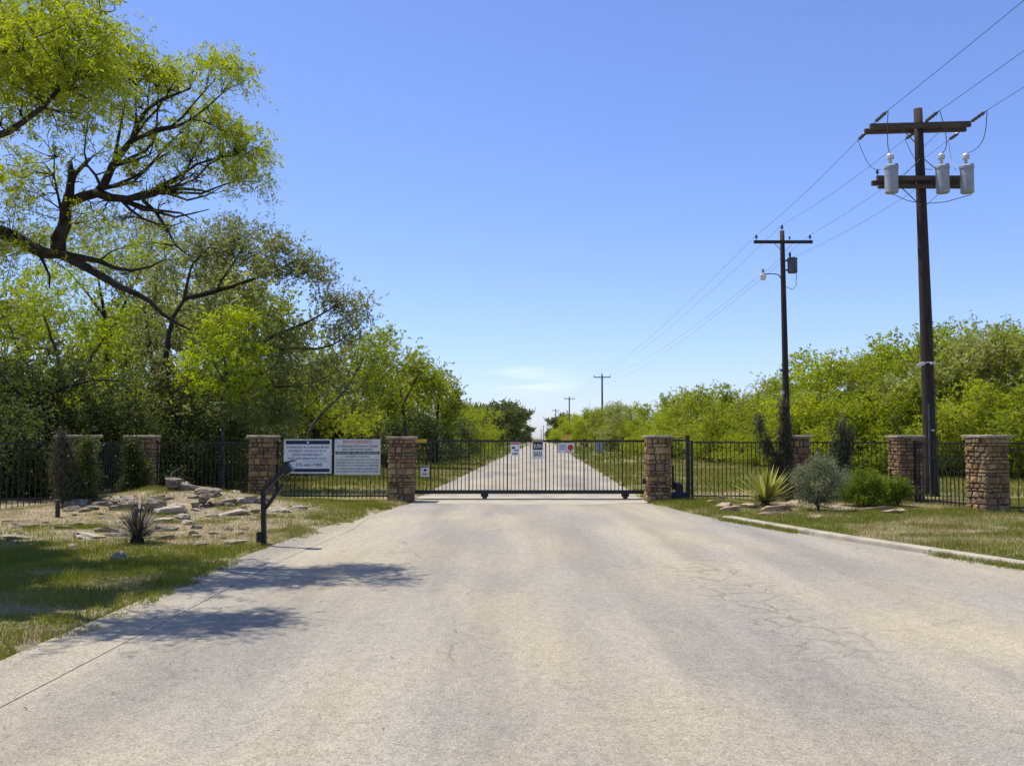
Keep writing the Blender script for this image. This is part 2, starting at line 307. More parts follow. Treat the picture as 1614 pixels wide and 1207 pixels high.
# ------------------------------------------------------------------ mesh helpers
class MB:
    def __init__(s): s.v = []; s.f = []
    def box(s, c, size, rot=None, taper=1.0):
        c = Vector(c); h = Vector(size) / 2; i = len(s.v)
        for dz in (-1, 1):
            t = taper if dz > 0 else 1.0
            for dx, dy in ((-1, -1), (1, -1), (1, 1), (-1, 1)):
                p = Vector((dx * h.x * t, dy * h.y * t, dz * h.z))
                if rot: p = rot @ p
                s.v.append(tuple(c + p))
        for q in ((0, 3, 2, 1), (4, 5, 6, 7), (0, 1, 5, 4), (1, 2, 6, 5), (2, 3, 7, 6), (3, 0, 4, 7)):
            s.f.append(tuple(i + k for k in q))
        return s
    def tube(s, pts, rad, sides=6, cap=True):
        pts = [Vector(p) for p in pts]
        if not hasattr(rad, '__len__'): rad = [rad] * len(pts)
        up = Vector((0.31, 0.17, 0.93)); rings = []
        for k, p in enumerate(pts):
            a = pts[max(k - 1, 0)]; c = pts[min(k + 1, len(pts) - 1)]
            t = (c - a)
            t = t.normalized() if t.length > 1e-9 else Vector((0, 0, 1))
            u = t.cross(up)
            if u.length < 1e-3: u = t.cross(Vector((1, 0, 0)))
            u.normalize(); w = t.cross(u); i0 = len(s.v)
            for q in range(sides):
                an = 2 * math.pi * q / sides
                s.v.append(tuple(p + (u * math.cos(an) + w * math.sin(an)) * rad[k]))
            rings.append(i0)
        for a, c in zip(rings, rings[1:]):
            for q in range(sides):
                s.f.append((a + q, a + (q + 1) % sides, c + (q + 1) % sides, c + q))
        if cap:
            s.f.append(tuple(rings[0] + q for q in reversed(range(sides))))
            s.f.append(tuple(rings[-1] + q for q in range(sides)))
        return s
    def bar(s, a, b, w, h=None):
        a = Vector(a); b = Vector(b); d = b - a
        s.box((a + b) / 2, (w, h or w, d.length), d.to_track_quat('Z', 'Y').to_matrix())
        return s
    def lathe(s, c, prof, sides=12, axis=None):
        c = Vector(c); rings = []
        for r, z in prof:
            i0 = len(s.v)
            for q in range(sides):
                an = 2 * math.pi * q / sides
                p = Vector((r * math.cos(an), r * math.sin(an), z))
                if axis: p = axis @ p
                s.v.append(tuple(c + p))
            rings.append(i0)
        for a, d in zip(rings, rings[1:]):
            for q in range(sides): s.f.append((a + q, a + (q + 1) % sides, d + (q + 1) % sides, d + q))
        s.f.append(tuple(rings[0] + q for q in reversed(range(sides)))); s.f.append(tuple(rings[-1] + q for q in range(sides)))
        return s
    def mesh(s, name, mat, smooth=False):
        me = bpy.data.meshes.new(name); me.from_pydata(s.v, [], s.f); me.materials.append(mat)
        if smooth: me.polygons.foreach_set('use_smooth', [True] * len(me.polygons))
        me.update(); return me
    def build(s, name, mat, parent=None, smooth=False):
        return link(name, s.mesh(name, mat, smooth), parent)

def link(name, me, parent=None):
    o = bpy.data.objects.new(name, me); COL.objects.link(o)
    if parent: o.parent = parent
    return o
def tag(o, label=None, cat=None, group=None, kind=None):
    if label: o['label'] = label
    if cat: o['category'] = cat
    if group: o['group'] = group
    if kind: o['kind'] = kind
    return o
def thing(name, loc, label, cat, group=None, rz=0):
    o = bpy.data.objects.new(name, None); COL.objects.link(o); o.empty_display_size = 0.2
    o.location = loc; o.rotation_euler = (0, 0, rz)
    return tag(o, label, cat, group)
def copy_tree(o, parent=None):
    c = o.copy(); COL.objects.link(c); c.parent = parent
    for ch in list(o.children): copy_tree(ch, c)
    return c

def npmesh(name, verts, faces_n, nper, mat, smooth=False):
    """verts (N,3), faces_n (F,nper) int arrays"""
    me = bpy.data.meshes.new(name)
    nv, nf = len(verts), len(faces_n)
    me.vertices.add(nv); me.vertices.foreach_set('co', np.ascontiguousarray(verts, np.float32).ravel())
    me.loops.add(nf * nper); me.loops.foreach_set('vertex_index', np.ascontiguousarray(faces_n, np.int32).ravel())
    me.polygons.add(nf); me.polygons.foreach_set('loop_start', np.arange(0, nf * nper, nper, dtype=np.int32))
    if smooth: me.polygons.foreach_set('use_smooth', np.ones(nf, bool))
    me.materials.append(mat); me.update(calc_edges=True); me.validate()
    return me

# value noise
_H = RNG.random((256, 256))
def vnoise(x, y, s):
    x = np.asarray(x, float) * s + 1000.3; y = np.asarray(y, float) * s + 1000.7
    ix = np.floor(x).astype(int); iy = np.floor(y).astype(int); fx = x - ix; fy = y - iy
    fx = fx * fx * (3 - 2 * fx); fy = fy * fy * (3 - 2 * fy)
    h = lambda a, b: _H[a & 255, b & 255]
    return (h(ix, iy) * (1 - fx) + h(ix + 1, iy) * fx) * (1 - fy) + (h(ix, iy + 1) * (1 - fx) + h(ix + 1, iy + 1) * fx) * fy
def fbm(x, y, s): return 0.55 * vnoise(x, y, s) + 0.28 * vnoise(x, y, s * 2.1) + 0.17 * vnoise(x, y, s * 4.3)

# ------------------------------------------------------------------ the ground, road, kerb
def centre(y): return -0.39 + 0.0327 * np.asarray(y, float)
def xl(y):
    y = np.asarray(y, float)
    a = np.interp(y, [-80, 0, 13, 16.5, 20, 23, 24.2, 26], [-3.66, -3.66, -3.60, -3.42, -3.08, -2.72, -2.56, -2.56])
    return np.where(y > 26, np.minimum(centre(y) - 3.1, -2.56 + (centre(y) - centre(26))), a)
def xr(y):
    y = np.asarray(y, float)
    a = np.interp(y, [-80, 0, 5, 9, 12, 15.8, 19.5, 22.5, 24.2, 26], [18, 11.6, 9.3, 7.6, 6.5, 5.2, 4.2, 3.68, 3.42, 3.46])
    return np.where(y > 26, np.maximum(centre(y) + 3.1, 3.46 + centre(y) - centre(26)), a)
def height(x, y):
    x = np.asarray(x, float); y = np.asarray(y, float)
    dl = xl(y) - x; dr = x - xr(y); t = np.maximum(dl, dr)
    s = np.clip((t + 0.02) / 0.35, 0, 1); s = s * s * (3 - 2 * s)
    h = -0.05 + 0.085 * s
    out = np.clip(t / 2.0, 0, 1)
    near = np.clip((60 - y) / 30, 0, 1)
    h = h + out * near * (0.05 * (fbm(x, y, 0.5) - 0.4) + 0.03 * (vnoise(x, y, 2.2) - 0.5))
    h = h + 0.46 * np.exp(-(((x + 7.6) / 2.6) ** 2 + ((y - 21.6) / 1.7) ** 2))
    h = h + 0.10 * np.exp(-(((x - 7.0) / 2.0) ** 2 + ((y - 22.4) / 1.3) ** 2))
    return h
def bed(x, y):
    a = np.clip(1.25 - np.hypot((np.asarray(x) + 7.3) / 4.1, (np.asarray(y) - 18.6) / 4.4), 0, 1) / .5
    b = np.clip(1.25 - np.hypot((np.asarray(x) - 7.3) / 2.6, (np.asarray(y) - 22.3) / 1.2), 0, 1) / .5
    return np.clip(np.maximum(a, b), 0, 1)
def Z(x, y): return float(height(x, y))

ys = np.concatenate([np.arange(-80, 0, 8), np.arange(0, 32, 0.3), np.arange(32, 60, 1.0), np.arange(60, 200, 8), np.geomspace(200, 6000, 24)])
offs = np.concatenate([[0.35, 0.0, -0.06, -0.14, -0.24, -0.36], -np.arange(0.5, 16, 0.32), -np.geomspace(16, 4000, 26)])
rows = []
for y in ys:
    L_, R_ = float(xl(y)), float(xr(y))
    left = L_ + offs[::-1]; right = R_ - offs
    mid = np.linspace(L_ + 0.35, R_ - 0.35, 5)[1:-1]
    xs = np.concatenate([left, mid, right]); rows.append(np.stack([xs, np.full_like(xs, y), height(xs, y)], 1))
G = np.array(rows); nr, nc = G.shape[:2]
idx = np.arange(nr * nc).reshape(nr, nc)
fc = np.stack([idx[:-1, :-1], idx[:-1, 1:], idx[1:, 1:], idx[1:, :-1]], -1).reshape(-1, 4)
ground = link('ground', npmesh('ground', G.reshape(-1, 3), fc, 4, M['ground'], True)); tag(ground, kind='structure')
ba = ground.data.attributes.new('bed_soil', 'FLOAT', 'POINT'); gp = G.reshape(-1, 3); ba.data.foreach_set('value', bed(gp[:, 0], gp[:, 1]).astype(np.float32))

GUT = 0.5   # width of the concrete gutter along the grass side
def strip(name, y0, y1, fa, fb, z, mat, step=0.3, cols=2, jit=0.0, kind='structure'):
    yy = np.unique(np.concatenate([np.arange(y0, min(y1, 60), step), np.geomspace(60, y1, 40) if y1 > 60 else [y1]]))
    a = fa(yy); c = fb(yy)
    if jit: 
        a = a + jit * (fbm(yy, yy * 0 + 3, 1.3) - 0.5); c = c + jit * (fbm(yy, yy * 0 + 9, 1.3) - 0.5)
    tt = np.linspace(0, 1, cols)
    V = np.stack([a[:, None] * (1 - tt) + c[:, None] * tt, np.repeat(yy[:, None], cols, 1), np.full((len(yy), cols), z)], -1)
    i = np.arange(len(yy) * cols).reshape(len(yy), cols)
    f = np.stack([i[:-1, :-1], i[:-1, 1:], i[1:, 1:], i[1:, :-1]], -1).reshape(-1, 4)
    return tag(link(name, npmesh(name, V.reshape(-1, 3), f, 4, mat)), kind=kind)
strip('road', -80, 25.0, lambda y: xl(y) + GUT * np.clip((21 - y) / 4, 0, 1), lambda y: xr(y), 0.0, M['road'], cols=8, jit=0.0)
strip('road', 26.9, 5500, xl, xr, 0.0, M['road'], cols=8, jit=0.12)
# gutter of concrete, cast in bays with open joints
gut = bpy.data.objects.new('gutter', None); COL.objects.link(gut); tag(gut, kind='structure')
gy = [-60, -20, -2, 4.9, 11.9, 20.9]
for a_, b_ in zip(gy, gy[1:]):
    mb = MB(); yy = np.linspace(a_ + 0.006, b_ - 0.006, 8)
    for y0, y1 in zip(yy, yy[1:]):
        i = len(mb.v)
        for y in (y0, y1):
            w = GUT * float(np.clip((21 - y) / 4, 0, 1)); L_ = float(xl(y))
            for x, z in ((L_ - 0.12, 0.022), (L_ + w - 0.006, 0.003), (L_ + w - 0.006, -0.05), (L_ - 0.12, -0.05)): mb.v.append((x, y, z))
        for q in range(4): mb.f.append((i + q, i + (q + 1) % 4, i + 4 + (q + 1) % 4, i + 4 + q))
        if y0 == yy[0]: mb.f.append((i + 3, i + 2, i + 1, i))
        if y1 == yy[-1]: mb.f.append((i + 4, i + 5, i + 6, i + 7))
    mb.build('gutter_bay', M['road'], gut)
# kerb along the flared side of the drive
kerb = bpy.data.objects.new('kerb', None); COL.objects.link(kerb); tag(kerb, kind='structure')
ky = [-12, -4, 0, 3, 6, 8.6, 11.2, 13.8, 16.4, 19.6]
for a_, b_ in zip(ky, ky[1:]):
    mb = MB(); yy = np.linspace(a_ + 0.008, b_ - 0.008, 7)
    for y0, y1 in zip(yy, yy[1:]):
        i = len(mb.v)
        for y in (y0, y1):
            x = float(xr(y)) + 0.10
            for dx, z in ((0, -0.04), (0.02, 0.045), (0.05, 0.058), (0.21, 0.062), (0.24, 0.05), (0.24, -0.04)): mb.v.append((x + dx, y, z))
        for q in range(6): mb.f.append((i + q, i + 6 + q, i + 6 + (q + 1) % 6, i + (q + 1) % 6))
        if y0 == yy[0]: mb.f.append(tuple(i + q for q in range(6)))
        if y1 == yy[-1]: mb.f.append(tuple(i + 6 + q for q in reversed(range(6))))
    mb.build('kerb_stone', M['kerbmat'], kerb)
# concrete apron under the sliding gate
ap = MB()
apy = [(23.75, -1.2, 2.0), (24.1, -2.3, 2.75), (24.5, -2.5, 3.5), (26.9, -2.62, 3.52), (27.2, -2.6, 3.5)]
for (y0, a0, b0), (y1, a1, b1) in zip(apy, apy[1:]):
    i = len(ap.v)
    for x, y in ((a0, y0), (b0, y0), (b1, y1), (a1, y1)): ap.v.append((x, y, 0.004))
    ap.f.append((i, i + 1, i + 2, i + 3))
tag(ap.build('apron', M['gutter']), kind='structure')

# ------------------------------------------------------------------ trees
def grow(rng, paths, lobes, leaf, twig_r=0.006, wood_mat='bark', leaf_mat='leaf_mesq', names=('trunk', 'crown'), down_pen=0.7, split=5):
    """paths: [(points, r0, r1)] limbs drawn by hand; lobes: [(centre, radii, clusters, leaves)].
    leaf = dict(len, wid, sig, droop, up, n). Returns (wood mesh, crown mesh)."""
    npos = []; npar = []; seglist = []
    base_r = []
    for pts, r0, r1 in paths:
        pts = [Vector(p) for p in pts]
        # resample with a little wander
        L = [0]
        for a, b in zip(pts, pts[1:]): L.append(L[-1] + (b - a).length)
        k = max(3, int(L[-1] / 0.22)); seq = []
        for q in range(k + 1):
            d = L[-1] * q / k; j = 0
            while j < len(pts) - 2 and d > L[j + 1]: j += 1
            t = (d - L[j]) / max(L[j + 1] - L[j], 1e-6)
            p0 = pts[max(j - 1, 0)]; p1 = pts[j]; p2 = pts[j + 1]; p3 = pts[min(j + 2, len(pts) - 1)]
            p = 0.5 * ((2 * p1) + (p2 - p0) * t + (2 * p0 - 5 * p1 + 4 * p2 - p3) * t * t + (3 * p1 - p0 - 3 * p2 + p3) * t ** 3)
            rr = r0 + (r1 - r0) * q / k
            p = p + Vector(rng.normal(0, 0.20 * min(rr, 0.12), 3)) * (1 if 0 < q < k else 0)
            seq.append((p, rr))
        seglist.append(seq)
        for p, rr in seq: npos.append(tuple(p)); base_r.append(rr)
    cl = []
    for lb in lobes:
        c, rad, ncl, nl = lb[:4]; lsc = lb[4] if len(lb) > 4 else 1.0
        u = rng.normal(0, 1, (ncl, 3)); u /= np.linalg.norm(u, axis=1)[:, None]
        rr = rng.random(ncl) ** 0.45
        if split > 1:
            su = rng.normal(0, 1, (split, 3)); su /= np.linalg.norm(su, axis=1)[:, None]
            sc_ = np.array(c) + su * (0.55 + 0.5 * rng.random((split, 1))) * np.array(rad)
            w_ = rng.random(split) + .25; pick = rng.choice(split, ncl, p=w_ / w_.sum())
            p = sc_[pick] + u * rr[:, None] * np.array(rad) * (.30 + .30 * w_[pick])[:, None]
            lone = rng.random(ncl) < .15
            p[lone] = np.array(c) + u[lone] * rr[lone][:, None] * np.array(rad) * 1.15
        else:
            p = np.array(c) + u * rr[:, None] * np.array(rad)
        for q in p: cl.append((q, nl, lsc))
    A = np.zeros((len(npos) + len(cl) * 14 + 10, 3)); A[:len(npos)] = npos; cnt = len(npos)
    mb = MB()
    for seq in seglist:
        mb.tube([p for p, _ in seq], [r for _, r in seq], 8 if seq[0][1] > 0.06 else 6)
    nodes0 = A[:cnt].copy()
    order = np.argsort([np.min(np.sum((nodes0 - q) ** 2, 1)) for q, _, _ in cl]) if cl else []
    tips = []
    AR = np.zeros(len(A)); AR[:cnt] = base_r
    for oi_ in order:
        q, nl, lsc = cl[oi_]
        D = q - A[:cnt]; dist = np.sqrt((D ** 2).sum(1)) + 1e-6
        cost = dist * (1 + down_pen * np.clip(-D[:, 2] / dist, 0, 1)) + 0.25 * np.clip(AR[:cnt] < 0.008, 0, 1)
        j = int(np.argmin(cost)); a = A[j].copy(); ln = dist[j]
        k = int(min(10, max(2, ln / 0.16)))
        mid = (a + q) / 2 + rng.normal(0, 0.09 * ln, 3) + np.array([0, 0, 0.07 * ln])
        tt = np.linspace(0, 1, k + 1)[:, None]
        path = (1 - tt) ** 2 * a + 2 * tt * (1 - tt) * mid + tt ** 2 * q
        path[1:-1] += rng.normal(0, 0.012, (k - 1, 3))
        r0 = min(AR[j] * 0.75, twig_r * (1 + 1.4 * ln)); r0 = max(r0, twig_r * 0.7)
        rads = np.linspace(r0, twig_r * 0.5, k + 1)
        mb.tube([Vector(v) for v in path], list(rads), 3 if r0 < 0.012 else 5, cap=False)
        A[cnt:cnt + k] = path[1:]; AR[cnt:cnt + k] = rads[1:]; cnt += k
        tips.append((q, (path[-1] - path[-2]), nl, lsc))
    wood = mb.mesh(names[0], M[wood_mat], True)
    crown = None
    if tips:
        cen = np.repeat(np.array([t[0] for t in tips]), [t[2] for t in tips], 0)
        dr = np.repeat(np.array([t[1] / (np.linalg.norm(t[1]) + 1e-9) for t in tips]), [t[2] for t in tips], 0)
        N = len(cen); lss = np.repeat(np.array([t[3] for t in tips]), [t[2] for t in tips])[:, None]
        sg = leaf['sig']
        pos = cen + rng.normal(0, 1, (N, 3)) * np.array([sg, sg, sg * leaf.get('flat', 0.8)]) - dr * (rng.random((N, 1)) * sg * 1.5)
        d = rng.normal(0, 1, (N, 3)) + dr * 0.4
        d[:, 2] += leaf.get('up', 0) - leaf.get('droop', 0)
        if 'spray' in leaf:
            SL, nper = leaf['spray']; ns = np.maximum(1, np.array([t[2] for t in tips]) // nper)
            so = np.repeat(np.array([t[0] for t in tips]), ns, 0); sdr = np.repeat(np.array([t[1] / (np.linalg.norm(t[1]) + 1e-9) for t in tips]), ns, 0)
            ssc = np.repeat(np.array([t[3] for t in tips]), ns)[:, None]; K = len(so)
            so = so + rng.normal(0, 1, (K, 3)) * sg * .7
            sd_ = rng.normal(0, .75, (K, 3)) + sdr * .9; sd_[:, 2] += leaf.get('sup', 0.0); sd_ /= np.linalg.norm(sd_, axis=1)[:, None]
            sl = SL * rng.uniform(.5, 1.35, (K, 1))
            e_ = lambda a: np.repeat(a, nper, 0)
            N = K * nper; t_ = rng.random((N, 1)) ** .8
            pos = e_(so) + e_(sd_ * sl) * t_; pos[:, 2] -= (leaf.get('sag', .25) * e_(sl) * t_ * t_)[:, 0]
            d = e_(sd_) * .55 + rng.normal(0, .75, (N, 3)); d[:, 2] -= leaf.get('droop', 0)
            pos += rng.normal(0, .018, (N, 3)) * (SL / .28); lss = e_(ssc)
        crown = leafmesh(rng, names[1], pos, d, leaf['len'] * lss, leaf['wid'] * lss ** 1.6, M[leaf_mat])
    return wood, crown

def leafmesh(rng, name, pos, d, ln, wd, mat, var=0.35):
    N = len(pos)
    d = d / (np.linalg.norm(d, axis=1)[:, None] + 1e-9)
    s = np.cross(d, rng.normal(0, 1, (N, 3))); s /= (np.linalg.norm(s, axis=1)[:, None] + 1e-9)
    L = ln * (1 + var * rng.normal(0, 1, (N, 1))).clip(0.4, 2); Wd = wd * (1 + var * rng.normal(0, 1, (N, 1))).clip(0.4, 2)
    a = pos - d * L * 0.5; c = pos + d * L * 0.5
    m1 = pos - d * L * 0.05 + s * Wd * 0.5; m2 = pos - d * L * 0.05 - s * Wd * 0.5
    V = np.stack([a, m1, c, m2], 1).reshape(-1, 3)
    return npmesh(name, V, np.arange(4 * N).reshape(N, 4), 4, mat)

def plant(name, loc, meshes, label, cat, group=None, rz=0, sc=(1, 1, 1), parts=('trunk', 'crown')):
    o = thing(name, loc, label, cat, group, rz); o.scale = sc
    for me, nm in zip(meshes, parts):
        if me is not None: link(nm, me, o)
    return o

def local(p, o): return tuple(Vector(p) - Vector(o))

# --- the big leaning mesquite whose trunk stands left of the frame
rg = np.random.default_rng(11)
O0 = Vector((-9.2, 13.2, Z(-9.2, 13.2) - 0.05))
def p0(px, py, d): return local(P(px, py, d - .8 if d < 11 else d), O0)
def w0(x, y, z): return local((x, y, z), O0)
paths = [
 ([w0(-9.2, 13.2, -0.05), w0(-9.05, 13.2, 1.2), w0(-8.6, 13.1, 2.6), w0(-7.8, 13.0, 3.75), p0(-10, 368, 13), p0(50, 394, 13), p0(96, 402, 13), p0(150, 430, 13), p0(195, 456, 13.1), p0(228, 468, 13.2), p0(262, 500, 13.4), p0(300, 520, 13.6)], 0.24, 0.015),
 ([p0(92, 404, 13), p0(97, 360, 13), p0(104, 325, 13), p0(112, 295, 13), p0(110, 255, 13)], 0.115, 0.035),
 ([p0(104, 322, 13), p0(135, 308, 13), p0(160, 298, 12.9), p0(178, 262, 12.8), p0(205, 225, 12.7), p0(235, 170, 12.6), p0(300, 140, 12.4)], 0.075, 0.012),
 ([p0(150, 303, 12.9), p0(190, 315, 12.9), p0(235, 304, 13), p0(290, 297, 13.1), p0(340, 305, 13.1)], 0.07, 0.008),
 ([p0(235, 304, 13), p0(280, 280, 13), p0(320, 255, 13), p0(370, 245, 13.1)], 0.03, 0.008),
 ([p0(112, 290, 13), p0(125, 265, 13), p0(142, 250, 13)], 0.045, 0.024),
 ([p0(200, 318, 12.9), p0(235, 332, 13), p0(278, 334, 13.1), p0(310, 350, 13.2)], 0.035, 0.006),
 ([p0(225, 315, 13), p0(255, 345, 13.2), p0(275, 385, 13.4), p0(300, 405, 13.5)], 0.03, 0.008),
 ([p0(105, 402, 13), p0(150, 410, 12.9), p0(190, 424, 12.8), p0(225, 424, 12.8), p0(262, 408, 12.8)], 0.05, 0.008),
 ([p0(60, 396, 13), p0(80, 440, 13), p0(78, 455, 13)], 0.03, 0.01),
 ([p0(178, 262, 12.8), p0(190, 200, 12.5), p0(200, 150, 12.2)], 0.03, 0.008),
 ([p0(96, 330, 13), p0(85, 280, 13), p0(88, 230, 12.6)], 0.022, 0.006),
 ([w0(-8.9, 13.2, 1.9), w0(-8.8, 12.4, 3.8), w0(-8.3, 11.5, 5.0), w0(-7.4, 10.7, 5.6), p0(-40, 215, 10.3), p0(50, 185, 10.3), p0(110, 120, 10.4)], 0.16, 0.02),
 ([w0(-8.3, 11.5, 5.0), w0(-7.6, 10.2, 5.6), w0(-6.6, 9.9, 5.9), p0(40, 80, 10.2)], 0.07, 0.015),
 ([w0(-9.0, 13.2, 1.4), w0(-10.0, 13.4, 3.4), w0(-10.6, 13.6, 5.2), w0(-10.8, 13.5, 6.4)], 0.15, 0.03),
 ([w0(-8.8, 12.4, 3.8), w0(-9.6, 11.2, 5.2), w0(-9.8, 10.4, 6.2)], 0.09, 0.02),
]
LOB = []
def lob(c, r, k, n, s=1.0): LOB.append((c, r, k, n, s))
for (px, py, d, rx, ry, rz_, k) in [
 (55, 45, 11.6, .6, .6, .4, 46), (125, 65, 12.0, .5, .5, .35, 40), (15, 115, 12.2, .6, .5, .35, 40), (85, 15, 12.7, .6, .6, .4, 36), (100, 130, 11.9, .4, .4, .25, 24), (60, 40, 10.2, .62, .7, .42, 62), (140, 60, 10.5, .36, .5, .34, 40), (10, 110, 10.2, .5, .7, .42, 40), (90, 110, 10.3, .5, .6, .32, 46), (130, 150, 10.5, .28, .4, .26, 20), (30, 175, 10.2, .4, .5, .22, 18),
 (-40, 60, 10.1, .6, .8, .6, 46), (170, 110, 10.9, .16, .3, .2, 12),
 (205, 115, 12.0, .45, .45, .26, 34), (265, 110, 12.2, .5, .5, .30, 46), (325, 118, 12.4, .42, .5, .20, 26), (365, 128, 12.5, .18, .3, .10, 8),
 (320, 205, 13, .36, .5, .28, 40), (370, 235, 13.1, .42, .5, .30, 42), (400, 235, 13.2, .18, .3, .25, 12), (385, 285, 13.1, .22, .3, .22, 14), (330, 240, 13.0, .5, .5, .12, 18),
 (240, 228, 12.9, .20, .3, .15, 10), (150, 185, 12.3, .3, .4, .25, 14), (30, 250, 12.9, .4, .5, .45, 18), (60, 300, 13, .4, .4, .3, 12), (10, 310, 12.8, .4, .4, .4, 14), (175, 265, 12.8, .3, .3, .25, 10),
 (20, 365, 13, .45, .5, .2, 16), (140, 350, 13.2, .5, .4, .22, 12), (60, 400, 13, .5, .4, .12, 10)]:
    lob(p0(px, py, d), (rx, ry, rz_), int(k * (1.0 if d < 11 else 1.2)), 85)
for (px, py, d, rx, ry, rz_, k) in [(190, 220, 12.7, .45, .5, .5, 40), (250, 265, 13, .5, .4, .3, 40), (300, 285, 13, .5, .4, .15, 24), (160, 330, 13, .5, .4, .3, 26), (90, 250, 12.8, .5, .4, .5, 24), (250, 380, 13.4, .4, .4, .25, 22), (230, 160, 12.4, .5, .4, .3, 24)]:
    lob(p0(px, py, d), (rx, ry, rz_), int(k * 1.6), 7)
for c, r, k in [((-8.35, 12.4, 6.1), (.75, .9, .5), 75), ((-9.4, 13.9, 5.8), (1.0, .9, .5), 80), ((-7.9, 11.2, 6.0), (1.0, .8, .5), 70), ((-9.4, 12.2, 6.3), (1.2, 1.2, .6), 80), ((-7.0, 10.5, 6.0), (.6, .5, .4), 40), ((-10.3, 15.2, 5.4), (1.1, .6, .4), 50), ((-8.4, 10.2, 6.0), (1.5, .9, .6), 90), ((-10.2, 10.9, 6.5), (1.5, 1.3, .8), 80), ((-10.8, 13.6, 6.6), (1.6, 1.4, .8), 80), ((-9.2, 12.6, 6.6), (1.1, 1.3, .7), 75), ((-7.6, 9.7, 6.2), (.9, .6, .5), 50), ((-10.0, 14.6, 5.6), (1.1, .8, .5), 50)]:
    lob(local(c, O0), r, int(k * 1.8), 68, 3.2)
hub = [p0(160, 298, 12.9), p0(205, 225, 12.7), p0(235, 304, 13), p0(190, 315, 12.9), p0(178, 262, 12.8)]
lr = np.random.default_rng(77)
for (px, py, d, k) in [(330, 205, 13, 2), (375, 240, 13.1, 2), (395, 280, 13.1, 2), (300, 195, 12.9, 0), (280, 120, 12.2, 1), (340, 125, 12.4, 1), (215, 110, 12, 4), (250, 100, 12.1, 4), (365, 130, 12.5, 1), (350, 295, 13.1, 2), (310, 270, 13, 3), (270, 240, 12.9, 0), (140, 190, 12.3, 0), (330, 330, 13.2, 3), (290, 350, 13.3, 3), (245, 215, 12.8, 4)]:
    a = Vector(hub[k]); b = Vector(p0(px, py, d)); c = a.lerp(b, .5) + Vector((0.05, lr.normal(0, .15), -.16 + lr.normal(0, .06)))
    paths.append(([a, a.lerp(c, .55) + Vector(lr.normal(0, .03, 3)), c, c.lerp(b, .55) + Vector(lr.normal(0, .04, 3)) , b], .024 + .008 * lr.random(), .006))
big = grow(rg, paths, LOB, dict(len=0.062, wid=0.0135, sig=0.12, droop=0.45, flat=1.0, spray=(.30, 17), sag=.35, sup=.1), 0.010, 'bark', 'leaf_mesq')
plant('mesquite_tree', O0, big, 'large leaning mesquite with dark crooked limbs and a broken stub reaching over the grass', 'tree')

# --- hand-drawn trees behind the fence on the side of the signs
def drawn(name, base, d, paths_px, lobes_px, leaf, lm, wm, label, seed, rwood=0.1, dl=None, group=None, dens=1.0):
    rg = np.random.default_rng(seed)
    bx = X(base, d); O = Vector((bx, d, Z(bx, d) - 0.05))
    ps = []
    for pts, r0, r1 in paths_px:
        ps.append(([((0, 0, 0) if q is None else local(P(q[0], q[1], d + (q[2] if len(q) > 2 else 0)), O)) for q in pts], r0, r1))
    ls = []
    for q in lobes_px:
        px, py, rx, ry, k = q[:5]; dd = d + (q[5] if len(q) > 5 else 0)
        s = dd / F
        ls.append((local(P(px, py, dd), O), (rx * s, rx * s * 1.1, ry * s), int(k * dens), leaf['n']))
    ms = grow(rg, ps, ls, leaf, 0.010, wm, lm)
    return plant(name, O, ms, label, 'tree', group)

OAK = dict(spray=(.34, 11), sup=.25, sag=.05, len=0.072, wid=0.036, sig=0.17, n=44, droop=0.0, flat=0.8)
drawn('oak_tree', 290, 29.5, [
  ([None, (288, 690), (278, 655), (262, 625)], .22, .12),
  ([(285, 695), (300, 660), (330, 630), (370, 600), (420, 585)], .17, .05),
  ([(262, 625), (240, 570), (232, 520), (228, 480)], .11, .04),
  ([(275, 650), (262, 580, -1), (270, 510, -1), (290, 470, -1), (302, 420, -1), (330, 390, -1)], .13, .02),
  ([(290, 470, -1), (340, 460), (400, 440), (440, 425), (470, 410)], .09, .02),
  ([(330, 630), (380, 560), (430, 530), (490, 505), (540, 475)], .10, .015),
  ([(380, 560), (450, 550), (520, 545), (580, 500)], .05, .012),
  ([(340, 460), (370, 410), (400, 370)], .05, .012),
  ([(370, 600), (440, 610), (500, 600), (540, 580)], .05, .012),
 ], [
  (360, 375, 50, 28, 40), (410, 380, 55, 32, 52), (455, 405, 40, 30, 34), (490, 440, 36, 26, 28), (420, 430, 60, 22, 34), (350, 425, 50, 26, 30), (295, 385, 35, 35, 22),
  (530, 470, 40, 24, 30), (570, 490, 24, 22, 18), (545, 525, 34, 20, 18), (490, 535, 50, 24, 30), (440, 560, 50, 30, 34), (390, 590, 60, 30, 44), (320, 600, 60, 36, 50, -.6), (250, 590, 50, 40, 44, -.6),
  (270, 470, 40, 40, 20), (230, 520, 36, 40, 24), (330, 540, 40, 30, 18), (450, 610, 60, 28, 44), (520, 600, 50, 30, 36), (350, 645, 70, 24, 44, -1.2), (230, 650, 60, 24, 40, -1.2), (430, 650, 50, 24, 36), (330, 480, 36, 26, 14), (250, 430, 36, 30, 16)],
  OAK, 'leaf_oak', 'bark', 'broad grey-green oak with forked dark trunk directly behind the iron fence', 21, dens=2.3)
MSQ = dict(spray=(.42, 14), sup=.15, sag=.3, len=0.095, wid=0.032, sig=0.18, n=42, droop=0.35, flat=0.9)
